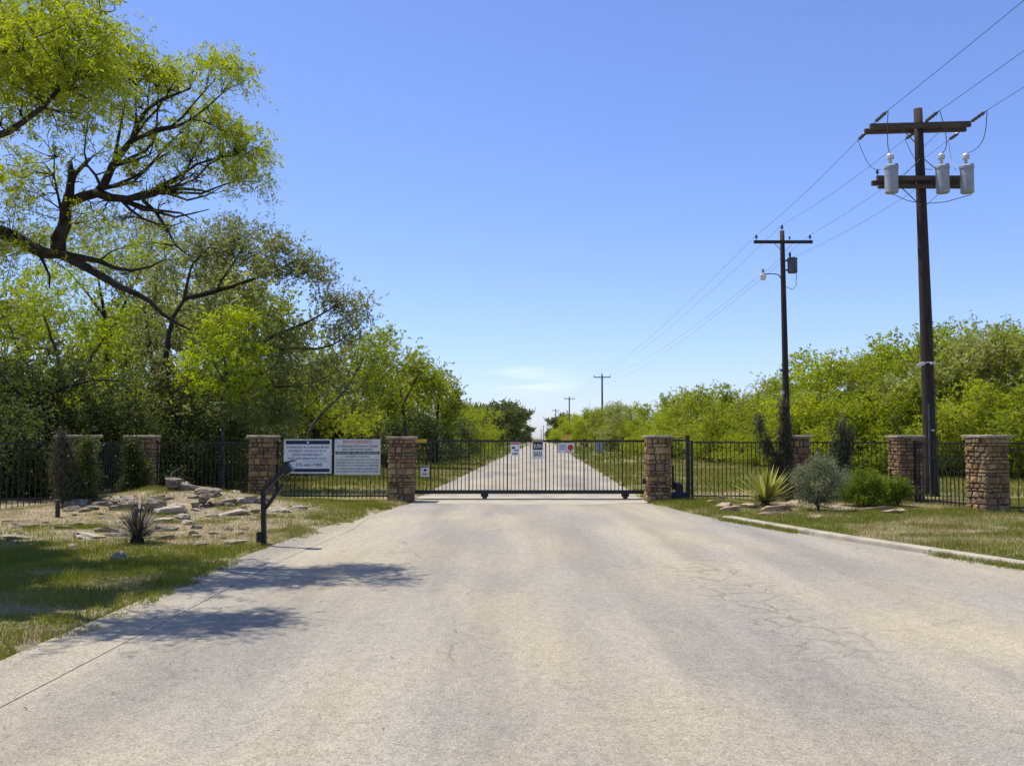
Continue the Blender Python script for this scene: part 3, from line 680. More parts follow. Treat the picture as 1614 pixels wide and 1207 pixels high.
drawn('mesquite_tree', 352, 27.6, [([None, (352, 690), (348, 650), (355, 600), (352, 540), (350, 500)], .07, .015), ([(352, 600), (330, 560), (315, 520)], .03, .01), ([(352, 590), (380, 550), (392, 520)], .03, .01)],
  [(368, 492, 20, 14, 22), (335, 510, 18, 16, 20), (392, 512, 14, 14, 14), (318, 552, 16, 22, 22), (352, 540, 26, 20, 34), (402, 548, 12, 18, 14), (384, 585, 22, 18, 24), (330, 602, 26, 14, 22), (298, 588, 14, 14, 10), (360, 620, 30, 12, 18), (300, 540, 8, 10, 5), (412, 600, 10, 10, 6)],
  dict(MSQ, sig=.22), 'leaf_bright', 'bark_grey', 'slim bright yellow-green young tree in front of the grey-green oak', 22, dens=1.1)
drawn('mesquite_tree', 110, 33.5, [([None, (110, 690), (105, 640), (90, 560), (70, 500)], .14, .03), ([(105, 640), (140, 570), (180, 510)], .1, .02), ([(105, 640), (40, 570), (10, 500)], .08, .02)],
  [(30, 450, 55, 34, 44), (100, 455, 60, 34, 56), (160, 490, 50, 34, 48), (205, 520, 36, 32, 34), (40, 510, 60, 40, 60), (120, 530, 60, 36, 56), (190, 580, 46, 40, 48), (60, 580, 60, 36, 56), (130, 600, 60, 36, 50), (-40, 500, 50, 60, 50), (-60, 440, 50, 40, 30)],
  MSQ, 'leaf_bright', 'bark_grey', 'wide yellow-green tree below the horizontal dark limb of the leaning mesquite', 23, dens=1.3)
drawn('mesquite_tree', 255, 35, [([None, (255, 690), (250, 600), (245, 480), (250, 420)], .12, .02), ([(248, 560), (215, 480), (190, 400)], .05, .01)],
  [(245, 410, 32, 26, 30), (215, 375, 40, 30, 30), (260, 440, 30, 30, 20), (180, 420, 40, 40, 34), (120, 400, 50, 30, 30), (230, 480, 30, 40, 24), (310, 360, 40, 20, 12)],
  MSQ, 'leaf_mesq', 'bark_grey', 'tall loose-crowned mesquite showing between the leaning mesquite and the oak', 24)
drawn('leaning_tree', 483, 38, [([None, (487, 685), (510, 650), (540, 620), (560, 590), (575, 560)], .10, .025), ([(540, 620), (566, 612), (580, 590), (590, 570)], .05, .012), ([(555, 600), (540, 570), (520, 545)], .04, .01)],
  [(500, 560, 40, 26, 30), (560, 560, 44, 26, 40), (600, 575, 36, 28, 30), (540, 600, 40, 24, 20), (500, 610, 50, 24, 30), (600, 620, 40, 30, 34)],
  dict(OAK, len=.085, wid=.04), 'leaf_mid', 'bark_grey', 'small tree with slanting pale grey trunk above the two fence signs', 25, dens=1.5)
drawn('mesquite_tree', 470, 41, [([None, (470, 680), (475, 640), (470, 600)], .10, .03)],
  [(450, 640, 46, 30, 50), (500, 640, 50, 30, 54), (480, 600, 46, 26, 44), (560, 650, 50, 30, 50), (440, 670, 40, 20, 24), (530, 675, 60, 16, 24)],
  dict(MSQ, len=.11), 'leaf_mesq', 'bark_grey', 'low yellow-green mesquite filling the gap behind the slanting pale trunk', 26, dens=1.4)
drawn('mesquite_tree', 640, 50, [([None, (640, 690), (635, 640), (625, 580)], .14, .03), ([(635, 640), (660, 590), (680, 570)], .06, .02)],
  [(610, 545, 34, 20, 44), (580, 560, 30, 24, 30), (640, 570, 38, 24, 56), (670, 590, 30, 24, 40), (610, 600, 46, 26, 60), (650, 630, 46, 24, 56), (590, 640, 40, 24, 44), (690, 610, 18, 20, 18)],
  dict(MSQ, len=.13, wid=.05, sig=.24), 'leaf_mesq', 'bark_grey', 'rounded yellow-green mesquite behind the stone gate pillar with the yellow plate', 27, dens=1.7)
drawn('oak_tree', 690, 58, [([None, (688, 690), (690, 650), (695, 610)], .14, .04)],
  [(690, 590, 24, 18, 34), (660, 610, 24, 22, 34), (705, 620, 22, 24, 40), (680, 650, 40, 26, 66), (712, 660, 16, 24, 30), (640, 660, 30, 22, 34), (620, 675, 30, 16, 20)],
  dict(OAK, len=.12, wid=.06, sig=.26), 'leaf_mid', 'bark', 'dense green oak at the end of the first clump beside the road', 28, dens=1.8)

drawn('oak_tree', 60, 26.2, [([None, (62, 690), (70, 640), (95, 600)], .16, .05), ([(66, 660), (30, 620), (0, 590)], .08, .03), ([(80, 620), (140, 600), (190, 600)], .06, .02)],
  [(0, 590, 50, 30, 50), (60, 600, 50, 30, 54), (120, 610, 50, 30, 54), (180, 620, 46, 30, 50), (20, 645, 50, 30, 50), (90, 655, 50, 26, 50), (160, 665, 46, 22, 44), (-60, 600, 60, 60, 90), (-60, 540, 60, 40, 60), (210, 650, 30, 30, 30), (-150, 560, 60, 60, 80)],
  dict(OAK, len=.075, wid=.036), 'leaf_dark', 'bark', 'dark low-branching oak overhanging the shaded end of the fence', 29, dens=1.2)
drawn('oak_tree', 175, 37, [([None, (175, 690), (170, 600), (165, 500), (150, 420)], .16, .03), ([(168, 540), (210, 450), (240, 390)], .07, .02), ([(165, 500), (110, 430), (60, 400)], .06, .02)],
  [(40, 385, 45, 24, 40), (110, 375, 45, 28, 44), (185, 360, 45, 26, 44), (255, 365, 40, 26, 36), (150, 415, 60, 26, 50), (70, 425, 50, 24, 40), (230, 415, 46, 26, 40), (300, 395, 34, 24, 24), (-20, 400, 50, 30, 40), (210, 470, 40, 30, 30)],
  dict(OAK, len=.085, wid=.04), 'leaf_oak', 'bark', 'grey-green oak seen through the limbs of the leaning mesquite', 30, dens=1.3)
# --- prototypes for the thickets and the far trees
def proto(seed, h, wdt, leaf, lm, wm, trunks=2, nl=9, k=34, zlow=0.35, wisps=True):
    rg = np.random.default_rng(seed); ps = []; ls = []
    for t in range(trunks):
        a = rg.random() * 6.28; r = 0.18 * t
        b = (r * math.cos(a), r * math.sin(a), -0.05)
        e = (wdt * .28 * math.cos(a), wdt * .28 * math.sin(a), h * .7)
        ps.append(([b, ((b[0] * .8 + e[0] * .2) + rg.normal(0, .1), b[1] * .8 + e[1] * .2 + rg.normal(0, .1), h * .25), (e[0] * .6, e[1] * .6, h * .48), e], .10 / math.sqrt(trunks) * h / 5 + .02, .02))
    for q in range(nl):
        a = q * 2.4 + rg.random(); rr = wdt * .36 * math.sqrt((q + .4) / nl); zz = h * (zlow + (0.88 - zlow) * rg.random()) * (1 - 0.25 * (rr / (wdt * .5)) ** 2)
        s = wdt * (.15 + .09 * rg.random())
        ls.append(((rr * math.cos(a), rr * math.sin(a), zz), (s, s, s * .62), k, leaf['n']))
    for q in range(9 if wisps else 0):
        a = rg.random() * 6.28; rr = wdt * .34 * rg.random(); ls.append(((rr * math.cos(a), rr * math.sin(a), h * rg.uniform(.84, 1.0)), (wdt * .05, wdt * .05, h * .11), 7, leaf['n']))
    return grow(rg, ps, ls, leaf, .012, wm, lm)
FARM = dict(spray=(.62, 12), sup=.35, sag=.25, len=.15, wid=.052, sig=.22, n=36, droop=.3, flat=.9)
PM = [proto(40 + i, 5.0, 5.2, FARM, ['leaf_mesq', 'leaf_mesq', 'leaf_mid', 'leaf_mesq', 'leaf_grey'][i], 'bark_grey', 2 + i % 2, 15, 30, .2) for i in range(5)]
PO = [proto(60 + i, 6.0, 6.4, dict(OAK, spray=(.5, 11), len=.22, wid=.12, sig=.3, n=33), 'leaf_far', 'bark', 1 + i, 16, 54, .16) for i in range(2)]
PB = [proto(70 + i, 2.0, 2.6, dict(len=.085, wid=.04, sig=.17, n=26, droop=0, flat=1), ['leaf_dark', 'leaf_dark', 'leaf_mid'][i], 'bark', 4, 10, 22, .15) for i in range(3)]

# thicket beyond the power poles: heights follow the treeline
prof_px = [868, 890, 930, 960, 1010, 1060, 1110, 1160, 1190, 1220, 1300, 1340, 1440, 1500, 1560, 1614, 1720, 1850]
prof_y = [680, 655, 645, 637, 641, 618, 606, 614, 634, 592, 556, 545, 512, 528, 502, 518, 505, 500]
base_px = [868, 890, 920, 960, 1000, 1050, 1100, 1150, 1200, 1300, 1400, 1500, 1614, 1850]
base_d = [330, 230, 165, 118, 98, 82, 70, 62, 56, 48, 44, 41, 39, 37]
rr = random.Random(5)
def thicket(px, extra, hs=1.0):
    d = float(np.interp(px, base_px, base_d)) * extra
    top = float(np.interp(px, prof_px, prof_y)) + rr.uniform(-6, 26) * (1 if d < 120 else .4)
    z = P(px, top, d).z * hs * (.90 if 1180 < px < 1420 else .95)
    k = rr.choice((0, 0, 1, 1, 3, 3, 2, 4)); s = z / 5.05
    x = X(px, d)
    w = s * rr.uniform(.9, 1.25) if s > .7 else s * 1.4
    hue = {2: 'dull green', 4: 'greyish green'}.get(k, 'yellow-green')
    size = 'low front-edge ' if extra < 1 else ('tall back-row ' if extra > 1 else '')
    where = 'beyond the transformer pole' if px > 1400 else ('between lamp pole and transformer pole' if px > 1236 else ('behind the fence with the yucca' if px > 1050 else 'edging the road under the far poles'))
    lab = size + hue + ' mesquite of the thicket ' + where
    gp = 'mesquites of the thicket behind the power poles'
    plant('mesquite_tree', (x, d, Z(x, d) - .03), PM[k], lab, 'tree', gp, rr.uniform(0, 6.28), (w, w, s))
for px in [868, 879, 892, 906, 924, 948, 975, 1004, 1036, 1070, 1106, 1142, 1180, 1215, 1262, 1310, 1360, 1412, 1466, 1520, 1578, 1640, 1710, 1800]: thicket(px, 1.0)
for px in [885, 915, 940, 965, 990, 1020, 1055, 1090, 1126, 1165, 1200, 1240, 1290, 1335, 1390, 1440, 1495, 1555, 1610, 1680]: thicket(px, 1.13, .97)
for px in [960, 1000, 1060, 1120, 1190, 1270, 1350, 1450, 1540, 1620]: thicket(px, .93, .62)
for px, d, top in [(752, 92, 652), (738, 74, 648), (770, 120, 655)]:
    z = P(px, top, d).z; x = X(px, d)
    plant('mesquite_tree', (x, d, Z(x, d)), PM[0], 'small bright green mesquite beside the road ahead of the far oaks', 'tree', 'small mesquites ahead of the far oaks', rr.uniform(0, 6), (z / 5, z / 5, z / 5))
for px, d, top in [(722, 110, 634), (730, 130, 638), (750, 140, 642), (772, 170, 642), (740, 150, 638), (762, 165, 640), (780, 190, 636), (795, 205, 634), (806, 225, 637), (814, 260, 652), (830, 360, 670)]:
    z = P(px, top, d).z; x = X(px, d); s = z / 6.0
    plant('oak_tree', (x, d, Z(x, d)), PO[rr.randrange(2)], 'far dark green oak overhanging the grass side of the straight road', 'tree', 'far oaks along the road', rr.uniform(0, 6), (s * .85, s * .85, s * .95))
for px, d, top in [(876, 300, 668), (868, 420, 676), (888, 250, 655)]:
    z = P(px, top, d).z; x = X(px, d); s = z / 6.0
    plant('oak_tree', (x, d, Z(x, d)), PO[rr.randrange(2)], 'far grey-green oak where the pole line meets the thicket', 'tree', 'far oaks under the pole line', rr.uniform(0, 6), (s, s, s))
# understory right behind the fence below the oak, and trees deeper in that wood
for px, d, k, s in [(-40, 25.5, 0, 1.3), (20, 24.6, 1, 1.15), (60, 26.5, 0, 1.4), (150, 27.4, 1, 1.25), (190, 28.6, 2, 1.5), (255, 27.6, 0, .95), (225, 31, 0, 1.4), (320, 28.2, 1, .95), (360, 30, 0, 1.3), (110, 29, 2, 1.6), (30, 30, 2, 1.7), (400, 32, 1, 1.2), (440, 36, 0, 1.3), (500, 43, 0, 1.4), (560, 44, 1, 1.5), (610, 52, 0, 1.4), (650, 56, 1, 1.5), (690, 61, 0, 1.4), (720, 66, 0, 1.4), (290, 33, 0, 1.6), (170, 34, 0, 1.6)]:
    x = X(px, d)
    plant('brush_shrub', (x, d, Z(x, d)), PB[k], 'dark scrubby brush growing under the trees behind the fence signs' if px > 420 else ('dark scrubby brush crowding the fence behind the rock garden' if k != 2 else 'greener leafy brush standing among the dark brush behind the rock garden'), 'shrub', 'understory brush', rr.uniform(0, 6), (s, s, s))
for px, d, top, k in [(20, 40, 470, 4), (180, 42, 480, 2), (330, 42, 420, 4), (420, 46, 470, 2), (520, 50, 560, 4), (-120, 34, 420, 2), (-250, 30, 400, 0), (590, 62, 580, 2), (650, 70, 600, 4)]:
    z = P(px, top, d).z; s = z / 5.05; x = X(px, d)
    plant('mesquite_tree', (x, d, Z(x, d)), PM[k], 'green mesquite deep in the wood behind the oak', 'tree', 'trees deep in the wood', rr.uniform(0, 6), (s * .9, s * .9, s))

# ------------------------------------------------------------------ stone pillars
def stone_mesh(seed):
    r = random.Random(seed); v = []; f = []
    j = lambda a: r.uniform(-a, a)
    for y, k, jt in ((0.5, 1.0, .0), (-0.2, 1.0, .09), (-0.5, .76, .11)):
        for dx, dz in ((-1, -1), (1, -1), (1, 1), (-1, 1)):
            v.append((dx * .5 * k + j(jt), y + j(jt * .6), dz * .5 * k + j(jt)))
    v.append((j(.1), -0.58 + j(.06), j(.1)))
    for a in (0, 4):
        for q in range(4): f.append((a + q, a + (q + 1) % 4, a + 4 + (q + 1) % 4, a + 4 + q))
    for q in range(4): f.append((8 + q, 8 + (q + 1) % 4, 12))
    me = bpy.data.meshes.new('stone'); me.from_pydata(v, [], f); me.materials.append(M['stone']); me.update(); return me
STONES = [stone_mesh(i) for i in range(14)]
def pillar(x, y, rz, label, H=1.68, w=0.60, seed=0, sunk=0.1):
    r = random.Random(seed); z0 = Z(x, y) - sunk
    o = thing('stone_pillar', (x, y, z0), label, 'pillar', 'stone pillars of the entrance', rz)
    top = H - z0 - 0.075
    c = w - 0.07
    MB().box((0, 0, top / 2), (c, c, top)).build('core', M['mortar'], o)
    z = 0.0
    while z < top - .03:
        hh = min(r.choice((.06, .075, .09, .11, .14, .17)) * r.uniform(.85, 1.15), top - z)
        if top - z - hh < .06: hh = top - z
        for s in range(4):
            ang = s * math.pi / 2; rot = Matrix.Rotation(ang, 4, 'Z')
            span = w; u = -span / 2
            # alternate corner overlap
            if (s + int(z * 50)) % 2: u += 0.03; span -= .06
            end = u + span
            while u < end - .01:
                ww = r.uniform(.09, .25)
                if end - u - ww < .09: ww = end - u
                ww = min(ww, end - u)
                st = link('stone', r.choice(STONES), o)
                p = rot @ Vector((u + ww / 2, -c / 2 - 0.008 + r.uniform(-.012, .008), z + hh / 2))
                st.location = p; st.rotation_euler = (r.uniform(-.05, .05), r.uniform(-.07, .07), ang + r.uniform(-.04, .04))
                st.scale = (ww - r.uniform(.008, .03), .085 + r.uniform(-.01, .025), hh - r.uniform(.006, .022))
                u += ww
        z += hh
    cm = MB(); cw = w / 2 + .055; n = 16; ring = []
    for k, (zz, sc) in enumerate(((top + .002, .96), (top + .02, 1.0), (top + .058, 1.0), (top + .072, .95))):
        row = []
        for q in range(n):
            sd, t = divmod(q, 4); t = t / 4 * 2 - 1
            px, py = [(t, -1), (1, t), (-t, 1), (-1, -t)][sd]
            jj = random.Random(seed * 99 + q).uniform(-.035, .03)
            row.append(len(cm.v)); cm.v.append((px * (cw * sc + jj), py * (cw * sc + jj), zz + random.Random(seed * 7 + q + k * 31).uniform(-.010, .006)))
        ring.append(row)
    for a, b_ in zip(ring, ring[1:]):
        for q in range(n): cm.f.append((a[q], a[(q + 1) % n], b_[(q + 1) % n], b_[q]))
    cm.f.append(tuple(ring[-1])); cm.f.append(tuple(reversed(ring[0])))
    cm.build('cap_slab', M['cap'], o)
    return o
D0 = 24.93
LP = [(X(633.5, D0), D0, 0), (X(417, D0), D0, 0), (X(226, 24.2), 24.2, R(3)), (X(122, 21.3), 21.3, R(-18)), (-11.7, 20.4, R(-20))]
RP = [(X(1036, D0), D0, 0), (X(1252, D0), D0, 0), (X(1427, 23.9), 23.9, R(2)), (X(1555, 21.2), 21.2, R(18)), (12.9, 20.2, R(20))]
LLAB = ['brown stone gate pillar at the yellow-plated end of the sliding gate', 'brown stone pillar between the white navy-bordered sign and the rock garden', 'shaded stone pillar behind the long row of piled rocks', 'shaded stone pillar behind the dark juniper by the rock garden']
RLAB = ['brown stone gate pillar beside the gate operator box', 'stone pillar behind the tall dark juniper and yucca', 'stone pillar behind the clipped round bush with one sunlit side', 'sunlit tan stone pillar standing in open grass beyond the pole']
for i, (x, y, a) in enumerate(LP[:4]): pillar(x, y, a, LLAB[i], seed=100 + i, H=1.72 if i else 1.69, w=.62)
for i, (x, y, a) in enumerate(RP[:4]): pillar(x, y, a, RLAB[i], seed=200 + i, H=1.72, w=.62 if i else .60)

# ------------------------------------------------------------------ iron fence panels
pk = MB(); pk.box((0, 0, .5), (.018, .018, 1.0)).box((0, 0, 1.0 + .012), (.018, .018, .022), taper=.2)
PICKET = pk.mesh('picket', M['iron'])
def fence(a, b, label, ztop=1.55, gap=.31, sp=.112, mid=None, z_extra=0):
    a = Vector((a[0], a[1], 0)); b = Vector((b[0], b[1], 0)); d = (b - a); L = d.length; u = d / L
    a2 = a + u * gap; L2 = L - 2 * gap; ang = math.atan2(u.y, u.x)
    o = thing('iron_fence', (a2.x, a2.y, 0), label, 'fence', 'black iron fence panels', ang)
    MB().box((L2 / 2, 0, ztop - .02), (L2, .04, .035)).build('top_rail', M['iron'], o)
    zb = max(Z(*(a2 + u * (L2 * t)).xy) for t in (0, .5, 1)) + .09
    if mid: MB().box((L2 / 2, 0, mid), (L2, .034, .03)).build('middle_rail', M['iron'], o)
    MB().box((L2 / 2, 0, zb), (L2, .04, .035)).build('bottom_rail', M['iron'], o)
    n = int(L2 / sp)
    for k in range(n + 1):
        t = L2 * (k + .5) / (n + 1)
        zg = Z(*(a2 + u * t).xy) + .02
        p = link('picket', PICKET, o); p.location = (t, 0, zg); p.scale = (1, 1, ztop - .035 - zg - .001 + .02)
    for e in (0.02, L2 - .02):
        q = MB().box((e, 0, (ztop + .02) / 2), (.05, .05, ztop + .06)); q.build('post', M['iron'], o)
    return o
fence(LP[0][:2], LP[1][:2], 'black iron fence panel carrying the two large white signs')
fence(LP[1][:2], LP[2][:2], 'black iron fence panel behind the piled rocks')
fence(LP[2][:2], LP[3][:2], 'short shaded iron fence panel between the two darkest pillars')
fence(LP[3][:2], LP[4][:2], 'shaded iron fence panel running on beyond the juniper by the rock garden')
fence((RP[0][0] + .78, RP[0][1]), RP[1][:2], 'black iron fence panel behind the spiky yucca', gap=.09)
fence(RP[1][:2], RP[2][:2], 'black iron fence panel behind the grey sage shrub')
fence(RP[2][:2], RP[3][:2], 'black iron fence panel in front of the transformer pole', mid=1.18, sp=.14)
fence(RP[3][:2], RP[4][:2], 'black iron fence panel beyond the sunlit pillar in open grass', mid=1.40, sp=.2)

# ------------------------------------------------------------------ sliding gate
GD = 25.75
gx0, gx1 = LP[0][0] + .12, RP[0][0] - .05
gate = thing('sliding_gate', ((gx0 + gx1) / 2, GD, 0), 'wide black iron sliding gate closed across the road', 'gate')
GL = gx1 - gx0
MB().box((0, 0, 1.565), (GL, .05, .06)).build('top_rail', M['iron'], gate)
MB().box((0, 0, .20), (GL, .06, .10)).build('bottom_rail', M['iron'], gate)
gz0, gz1 = .25, 1.535
n = int(GL / .104)
for k in range(n + 1):
    t = -GL / 2 + GL * (k + .5) / (n + 1)
    heavy = (k % 10 == 5)
    p = link('picket', PICKET, gate); p.location = (t, 0, gz0 + .001); p.scale = (1.9 if heavy else 1.15, 1.2, (gz1 - gz0 - .002) / 1.023)
for px in (764, 985):
    wx = X(px, GD) - gate.location.x
    wh = MB(); ax = Matrix.Rotation(math.pi / 2, 3, 'X')
    wh.lathe((wx, 0.03, .085), [(.078, -.02), (.078, -.012), (.064, 0), (.078, .012), (.078, .02)], 16, ax)
    wo = wh.build('wheel', M['dgrey'], gate)
    MB().box((wx, -.035, .13), (.20, .012, .10)).box((wx, .055, .13), (.20, .012, .10)).build('wheel_bracket', M['iron'], gate)
tr = MB().box((0, 0, .012), (GL + 1.2, .05, .016)); tro = tr.build('gate_track', M['dgrey']); tro.location = (gate.location.x + .3, GD + .03, 0)
tag(tro, 'thin dark steel track on the concrete under the sliding gate', 'track')
# yellow plates on the top rail
for px, w, h, lab, zc in ((664, .30, .10, 'yellow plate clipped to the gate rail beside the stone pillar', 1.57), (893, .30, .15, 'yellow plate above the red and blue notice on the gate', 1.66)):
    mb = MB().box((0, 0, 0), (w, .02, h)).box((0, .012, -h * .1), (w * .9, .03, .03))
    o = mb.build('yellow_plate', M['yellow']); o.location = (X(px, GD), GD - .045, zc); tag(o, lab, 'plate')
# gate operator with its guard frame
ox = RP[0][0] + .31
op = thing('gate_operator', (ox + .06, D0 + .25, 0), 'dark gate operator box with motor next to the stone gate pillar', 'gate operator')
MB().box((.22, 0, .13), (.44, .34, .20)).build('base', M['dgrey'], op)
MB().box((.22, 0, .34), (.20, .22, .22)).box((.22, 0, .47), (.16, .18, .045), taper=.7).build('motor_housing', M['dgrey'], op)
MB().lathe((.07, -.05, .30), [(.05, 0), (.05, .18), (.02, .22), (.02, .62), (.0, .63)], 10).build('drive_post', M['iron'], op)
fr = thing('guard_frame', (ox, D0 + .05, 0), 'black steel guard frame between the stone gate pillar and the first fence panel', 'frame')
MB().box((.49, 0, .83), (.10, .10, 1.72)).box((.49, 0, 1.70), (.12, .12, .03)).build('post', M['iron'], fr)
MB().box((.212, 0, 1.585), (.42, .06, .05)).build('top_rail', M['galv'] if False else M['iron'], fr)
MB().box((.212, 0, 1.64), (.42, .04, .025)).build('cover_strip', M['dgrey'], fr)
for k in range(4):
    p = link('picket', PICKET, fr); p.location = (.08 + .09 * k, 0, .06); p.scale = (1, 1, 1.47)
MB().box((.212, 0, .07), (.42, .05, .04)).build('bottom_rail', M['iron'], fr)
ph = MB().box((0, 0, 0), (.07, .09, .14)).box((0, -.055, .03), (.05, .02, .05)).build('photocell', M['iron']); ph.location = (RP[0][0] - .365, D0 - .05, .52)
tag(ph, 'small black photocell fixed to the flank of the gate pillar', 'sensor')

# ------------------------------------------------------------------ signs
def text(body, parent, x, z, width, hgt, mat, y=-.0125, bold=False, fit=True):
    c = bpy.data.curves.new('t', 'FONT'); c.body = body; c.align_x = 'CENTER'; c.align_y = 'CENTER'; c.size = 1.0; c.extrude = 0.0; c.offset = 0.012 if bold else 0.004
    c.resolution_u = 2
    to = bpy.data.objects.new('t', c); COL.objects.link(to)
    dg = bpy.context.evaluated_depsgraph_get(); me = bpy.data.meshes.new_from_object(to.evaluated_get(dg))
    bpy.data.objects.remove(to); me.materials.clear(); me.materials.append(mat)
    v = np.array([q.co[:] for q in me.vertices]); mn, mx_ = v.min(0), v.max(0)
    v = (v - (mn + mx_) / 2); sx = width / (mx_[0] - mn[0]); sz = hgt / (mx_[1] - mn[1])
    if not fit: sx = sz = min(sx, sz)
    vv = np.stack([v[:, 0] * sx + x, np.full(len(v), y), v[:, 1] * sz + z], 1)
    me.vertices.foreach_set('co', vv.astype(np.float32).ravel()); me.update()
    return link('lettering', me, parent)
def board(name, px0, py0, px1, py1, d, label, mat, th=.02, frame=None):
    a = P(px0, py1, d); b = P(px1, py0, d); w = b.x - a.x; h = b.z - a.z
    o = thing(name, ((a.x + b.x) / 2, d, (a.z + b.z) / 2), label, 'sign')
    MB().box((0, 0, 0), (w, th, h)).build('board', mat, o)
    return o, w, h
def rect(o, nm, x0, x1, z0, z1, mat, y=-.0112):
    mb = MB(); mb.box(((x0 + x1) / 2, y, (z0 + z1) / 2), (x1 - x0, .001, z1 - z0)); return mb.build(nm, mat, o)
SD = D0 - .06
o, w, h = board('notice_sign', 447, 692, 523, 746, SD, 'white property sign with navy bands at top and bottom', M['white'])
for (a, b_, c, d_) in ((-w / 2, w / 2, h / 2 - .022, h / 2), (-w / 2, w / 2, -h / 2, -h / 2 + .022), (-w / 2, -w / 2 + .022, -h / 2 + .022, h / 2 - .022), (w / 2 - .022, w / 2, -h / 2 + .022, h / 2 - .022)):
    MB().box(((a + b_) / 2, -.014, (c + d_) / 2), (b_ - a, .008, d_ - c)).build('frame_strip', M['cream'], o)
rect(o, 'header_band', -w * .46, w * .46, h * .35, h * .46, M['navy'])
rect(o, 'footer_band', -w * .46, w * .46, -h * .455, -h * .36, M['navy'])
e = MB(); e.lathe((0, -.0122, h * .405), [(.028, -.0005), (.028, .0005)], 12, Matrix.Rotation(math.pi / 2, 3, 'X')); e.build('emblem', M['white'], o)
for t_, z_, w_ in (('INTERESTED IN OWNING MORE', .265, .88), ('PROPERTY? CONTACT US AT', .155, .80), ('TEXAS WATERS REALTY', .045, .66), ('FOR INFORMATION CALL', -.065, .80)):
    text(t_, o, 0, z_ * h, w * w_, h * .065, M['navy'], bold=True)
text('972-661-7400', o, w * .03, -.245 * h, w * .55, h * .095, M['black_print'], bold=True)
rect(o, 'rule_line', -w * .1, w * .45, -h * .155, -h * .145, M['navy'])
o, w, h = board('notice_sign', 527, 692, 600, 748, SD, 'cream rules sign headed in red beside the stone gate pillar', M['cream'])
text('PRIVATE PROPERTY', o, 0, h * .43, w * .64, h * .085, M['red'], bold=True)
rect(o, 'header_rule', -w * .33, w * .33, h * .372, h * .378, M['red'])
text('NO TRESPASSING EXCEPT PROPERTY OWNERS', o, 0, h * .30, w * .88, h * .055, M['black_print'], bold=True)
text('AND THEIR INVITED GUESTS', o, 0, h * .215, w * .68, h * .055, M['black_print'], bold=True)
rect(o, 'black_band', -w * .48, w * .48, h * .075, h * .155, M['black_print'])
text('VIOLATORS WILL BE PROSECUTED', o, 0, h * .115, w * .9, h * .045, M['cream'], y=-.0132, bold=True)
text('BY ORDER OF THE POA', o, 0, h * .01, w * .52, h * .05, M['black_print'])
for i, t_ in enumerate(('ALL VEHICLES ENTER AND EXIT AT OWN RISK', 'SPEED LIMIT STRICTLY ENFORCED ON ALL ROADS', 'NO HUNTING OR DISCHARGE OF FIREARMS')):
    text(t_, o, 0, h * (-.08 - .08 * i), w * .92, h * .047, M['black_print'])
for i, t_ in enumerate(('CONTRACTORS MUST REGISTER BEFORE ENTRY', 'GATE UNDER VIDEO SURVEILLANCE AT ALL TIMES')):
    text(t_, o, 0, h * (-.335 - .075 * i), w * .92, h * .047, M['navy'])
GS = GD - .045
o, w, h = board('warning_sign', 805, 697, 819, 718, GS, 'small pale warning sign with red heading on the sliding gate', M['white'], .012)
rect(o, 'red_heading', -w * .46, w * .46, h * .34, h * .46, M['red'], -.0072)
rect(o, 'hazard_symbol', -w * .36, -w * .02, h * .02, h * .17, M['black_print'], -.0072)
rect(o, 'hazard_bar', -w * .15, w * .42, -h * .14, -h * .07, M['black_print'], -.0072)
rect(o, 'small_print', -w * .3, w * .3, -h * .40, -h * .30, M['dgrey'], -.0072)
o, w, h = board('burn_ban_sign', 839, 695, 856, 723, GS, 'dark and white burn ban sign at the middle of the gate', M['cream'], .012)
rect(o, 'upper_panel', -w * .46, w * .46, h * .02, h * .47, M['black_print'], -.0072)
text('BURN', o, 0, h * .22, w * .74, h * .24, M['cream'], y=-.0085, bold=True)
text('BAN', o, 0, -h * .22, w * .74, h * .30, M['black_print'], y=-.0075, bold=True)
o, w, h = board('notice_sign', 879, 698, 905, 714, GS, 'wide pale notice with blue print and red symbol on the gate', M['cream'], .012)
for i in range(3): rect(o, 'blue_line', -w * .40, w * .0, h * (.22 - .2 * i), h * (.31 - .2 * i), M['blue'], -.0072)
rd = MB(); rd.lathe((w * .27, -.0072, h * .05), [(h * .30, -.0006), (h * .30, .0006)], 14, Matrix.Rotation(math.pi / 2, 3, 'X')); rd.build('red_symbol', M['red'], o)
rect(o, 'red_line', -w * .05, w * .42, -h * .38, -h * .30, M['red'], -.0072)
o, w, h = board('warning_sign', 663, 734, 676, 751, GS, 'small white warning sign low on the gate beside the stone pillar', M['white'], .012)
rect(o, 'heading', -w * .45, w * .45, h * .36, h * .47, M['black_print'], -.0072)
rect(o, 'hazard_symbol', -w * .12, w * .2, h * .0, h * .22, M['black_print'], -.0072)
rect(o, 'small_print', -w * .3, w * .36, -h * .32, -h * .22, M['dgrey'], -.0072)

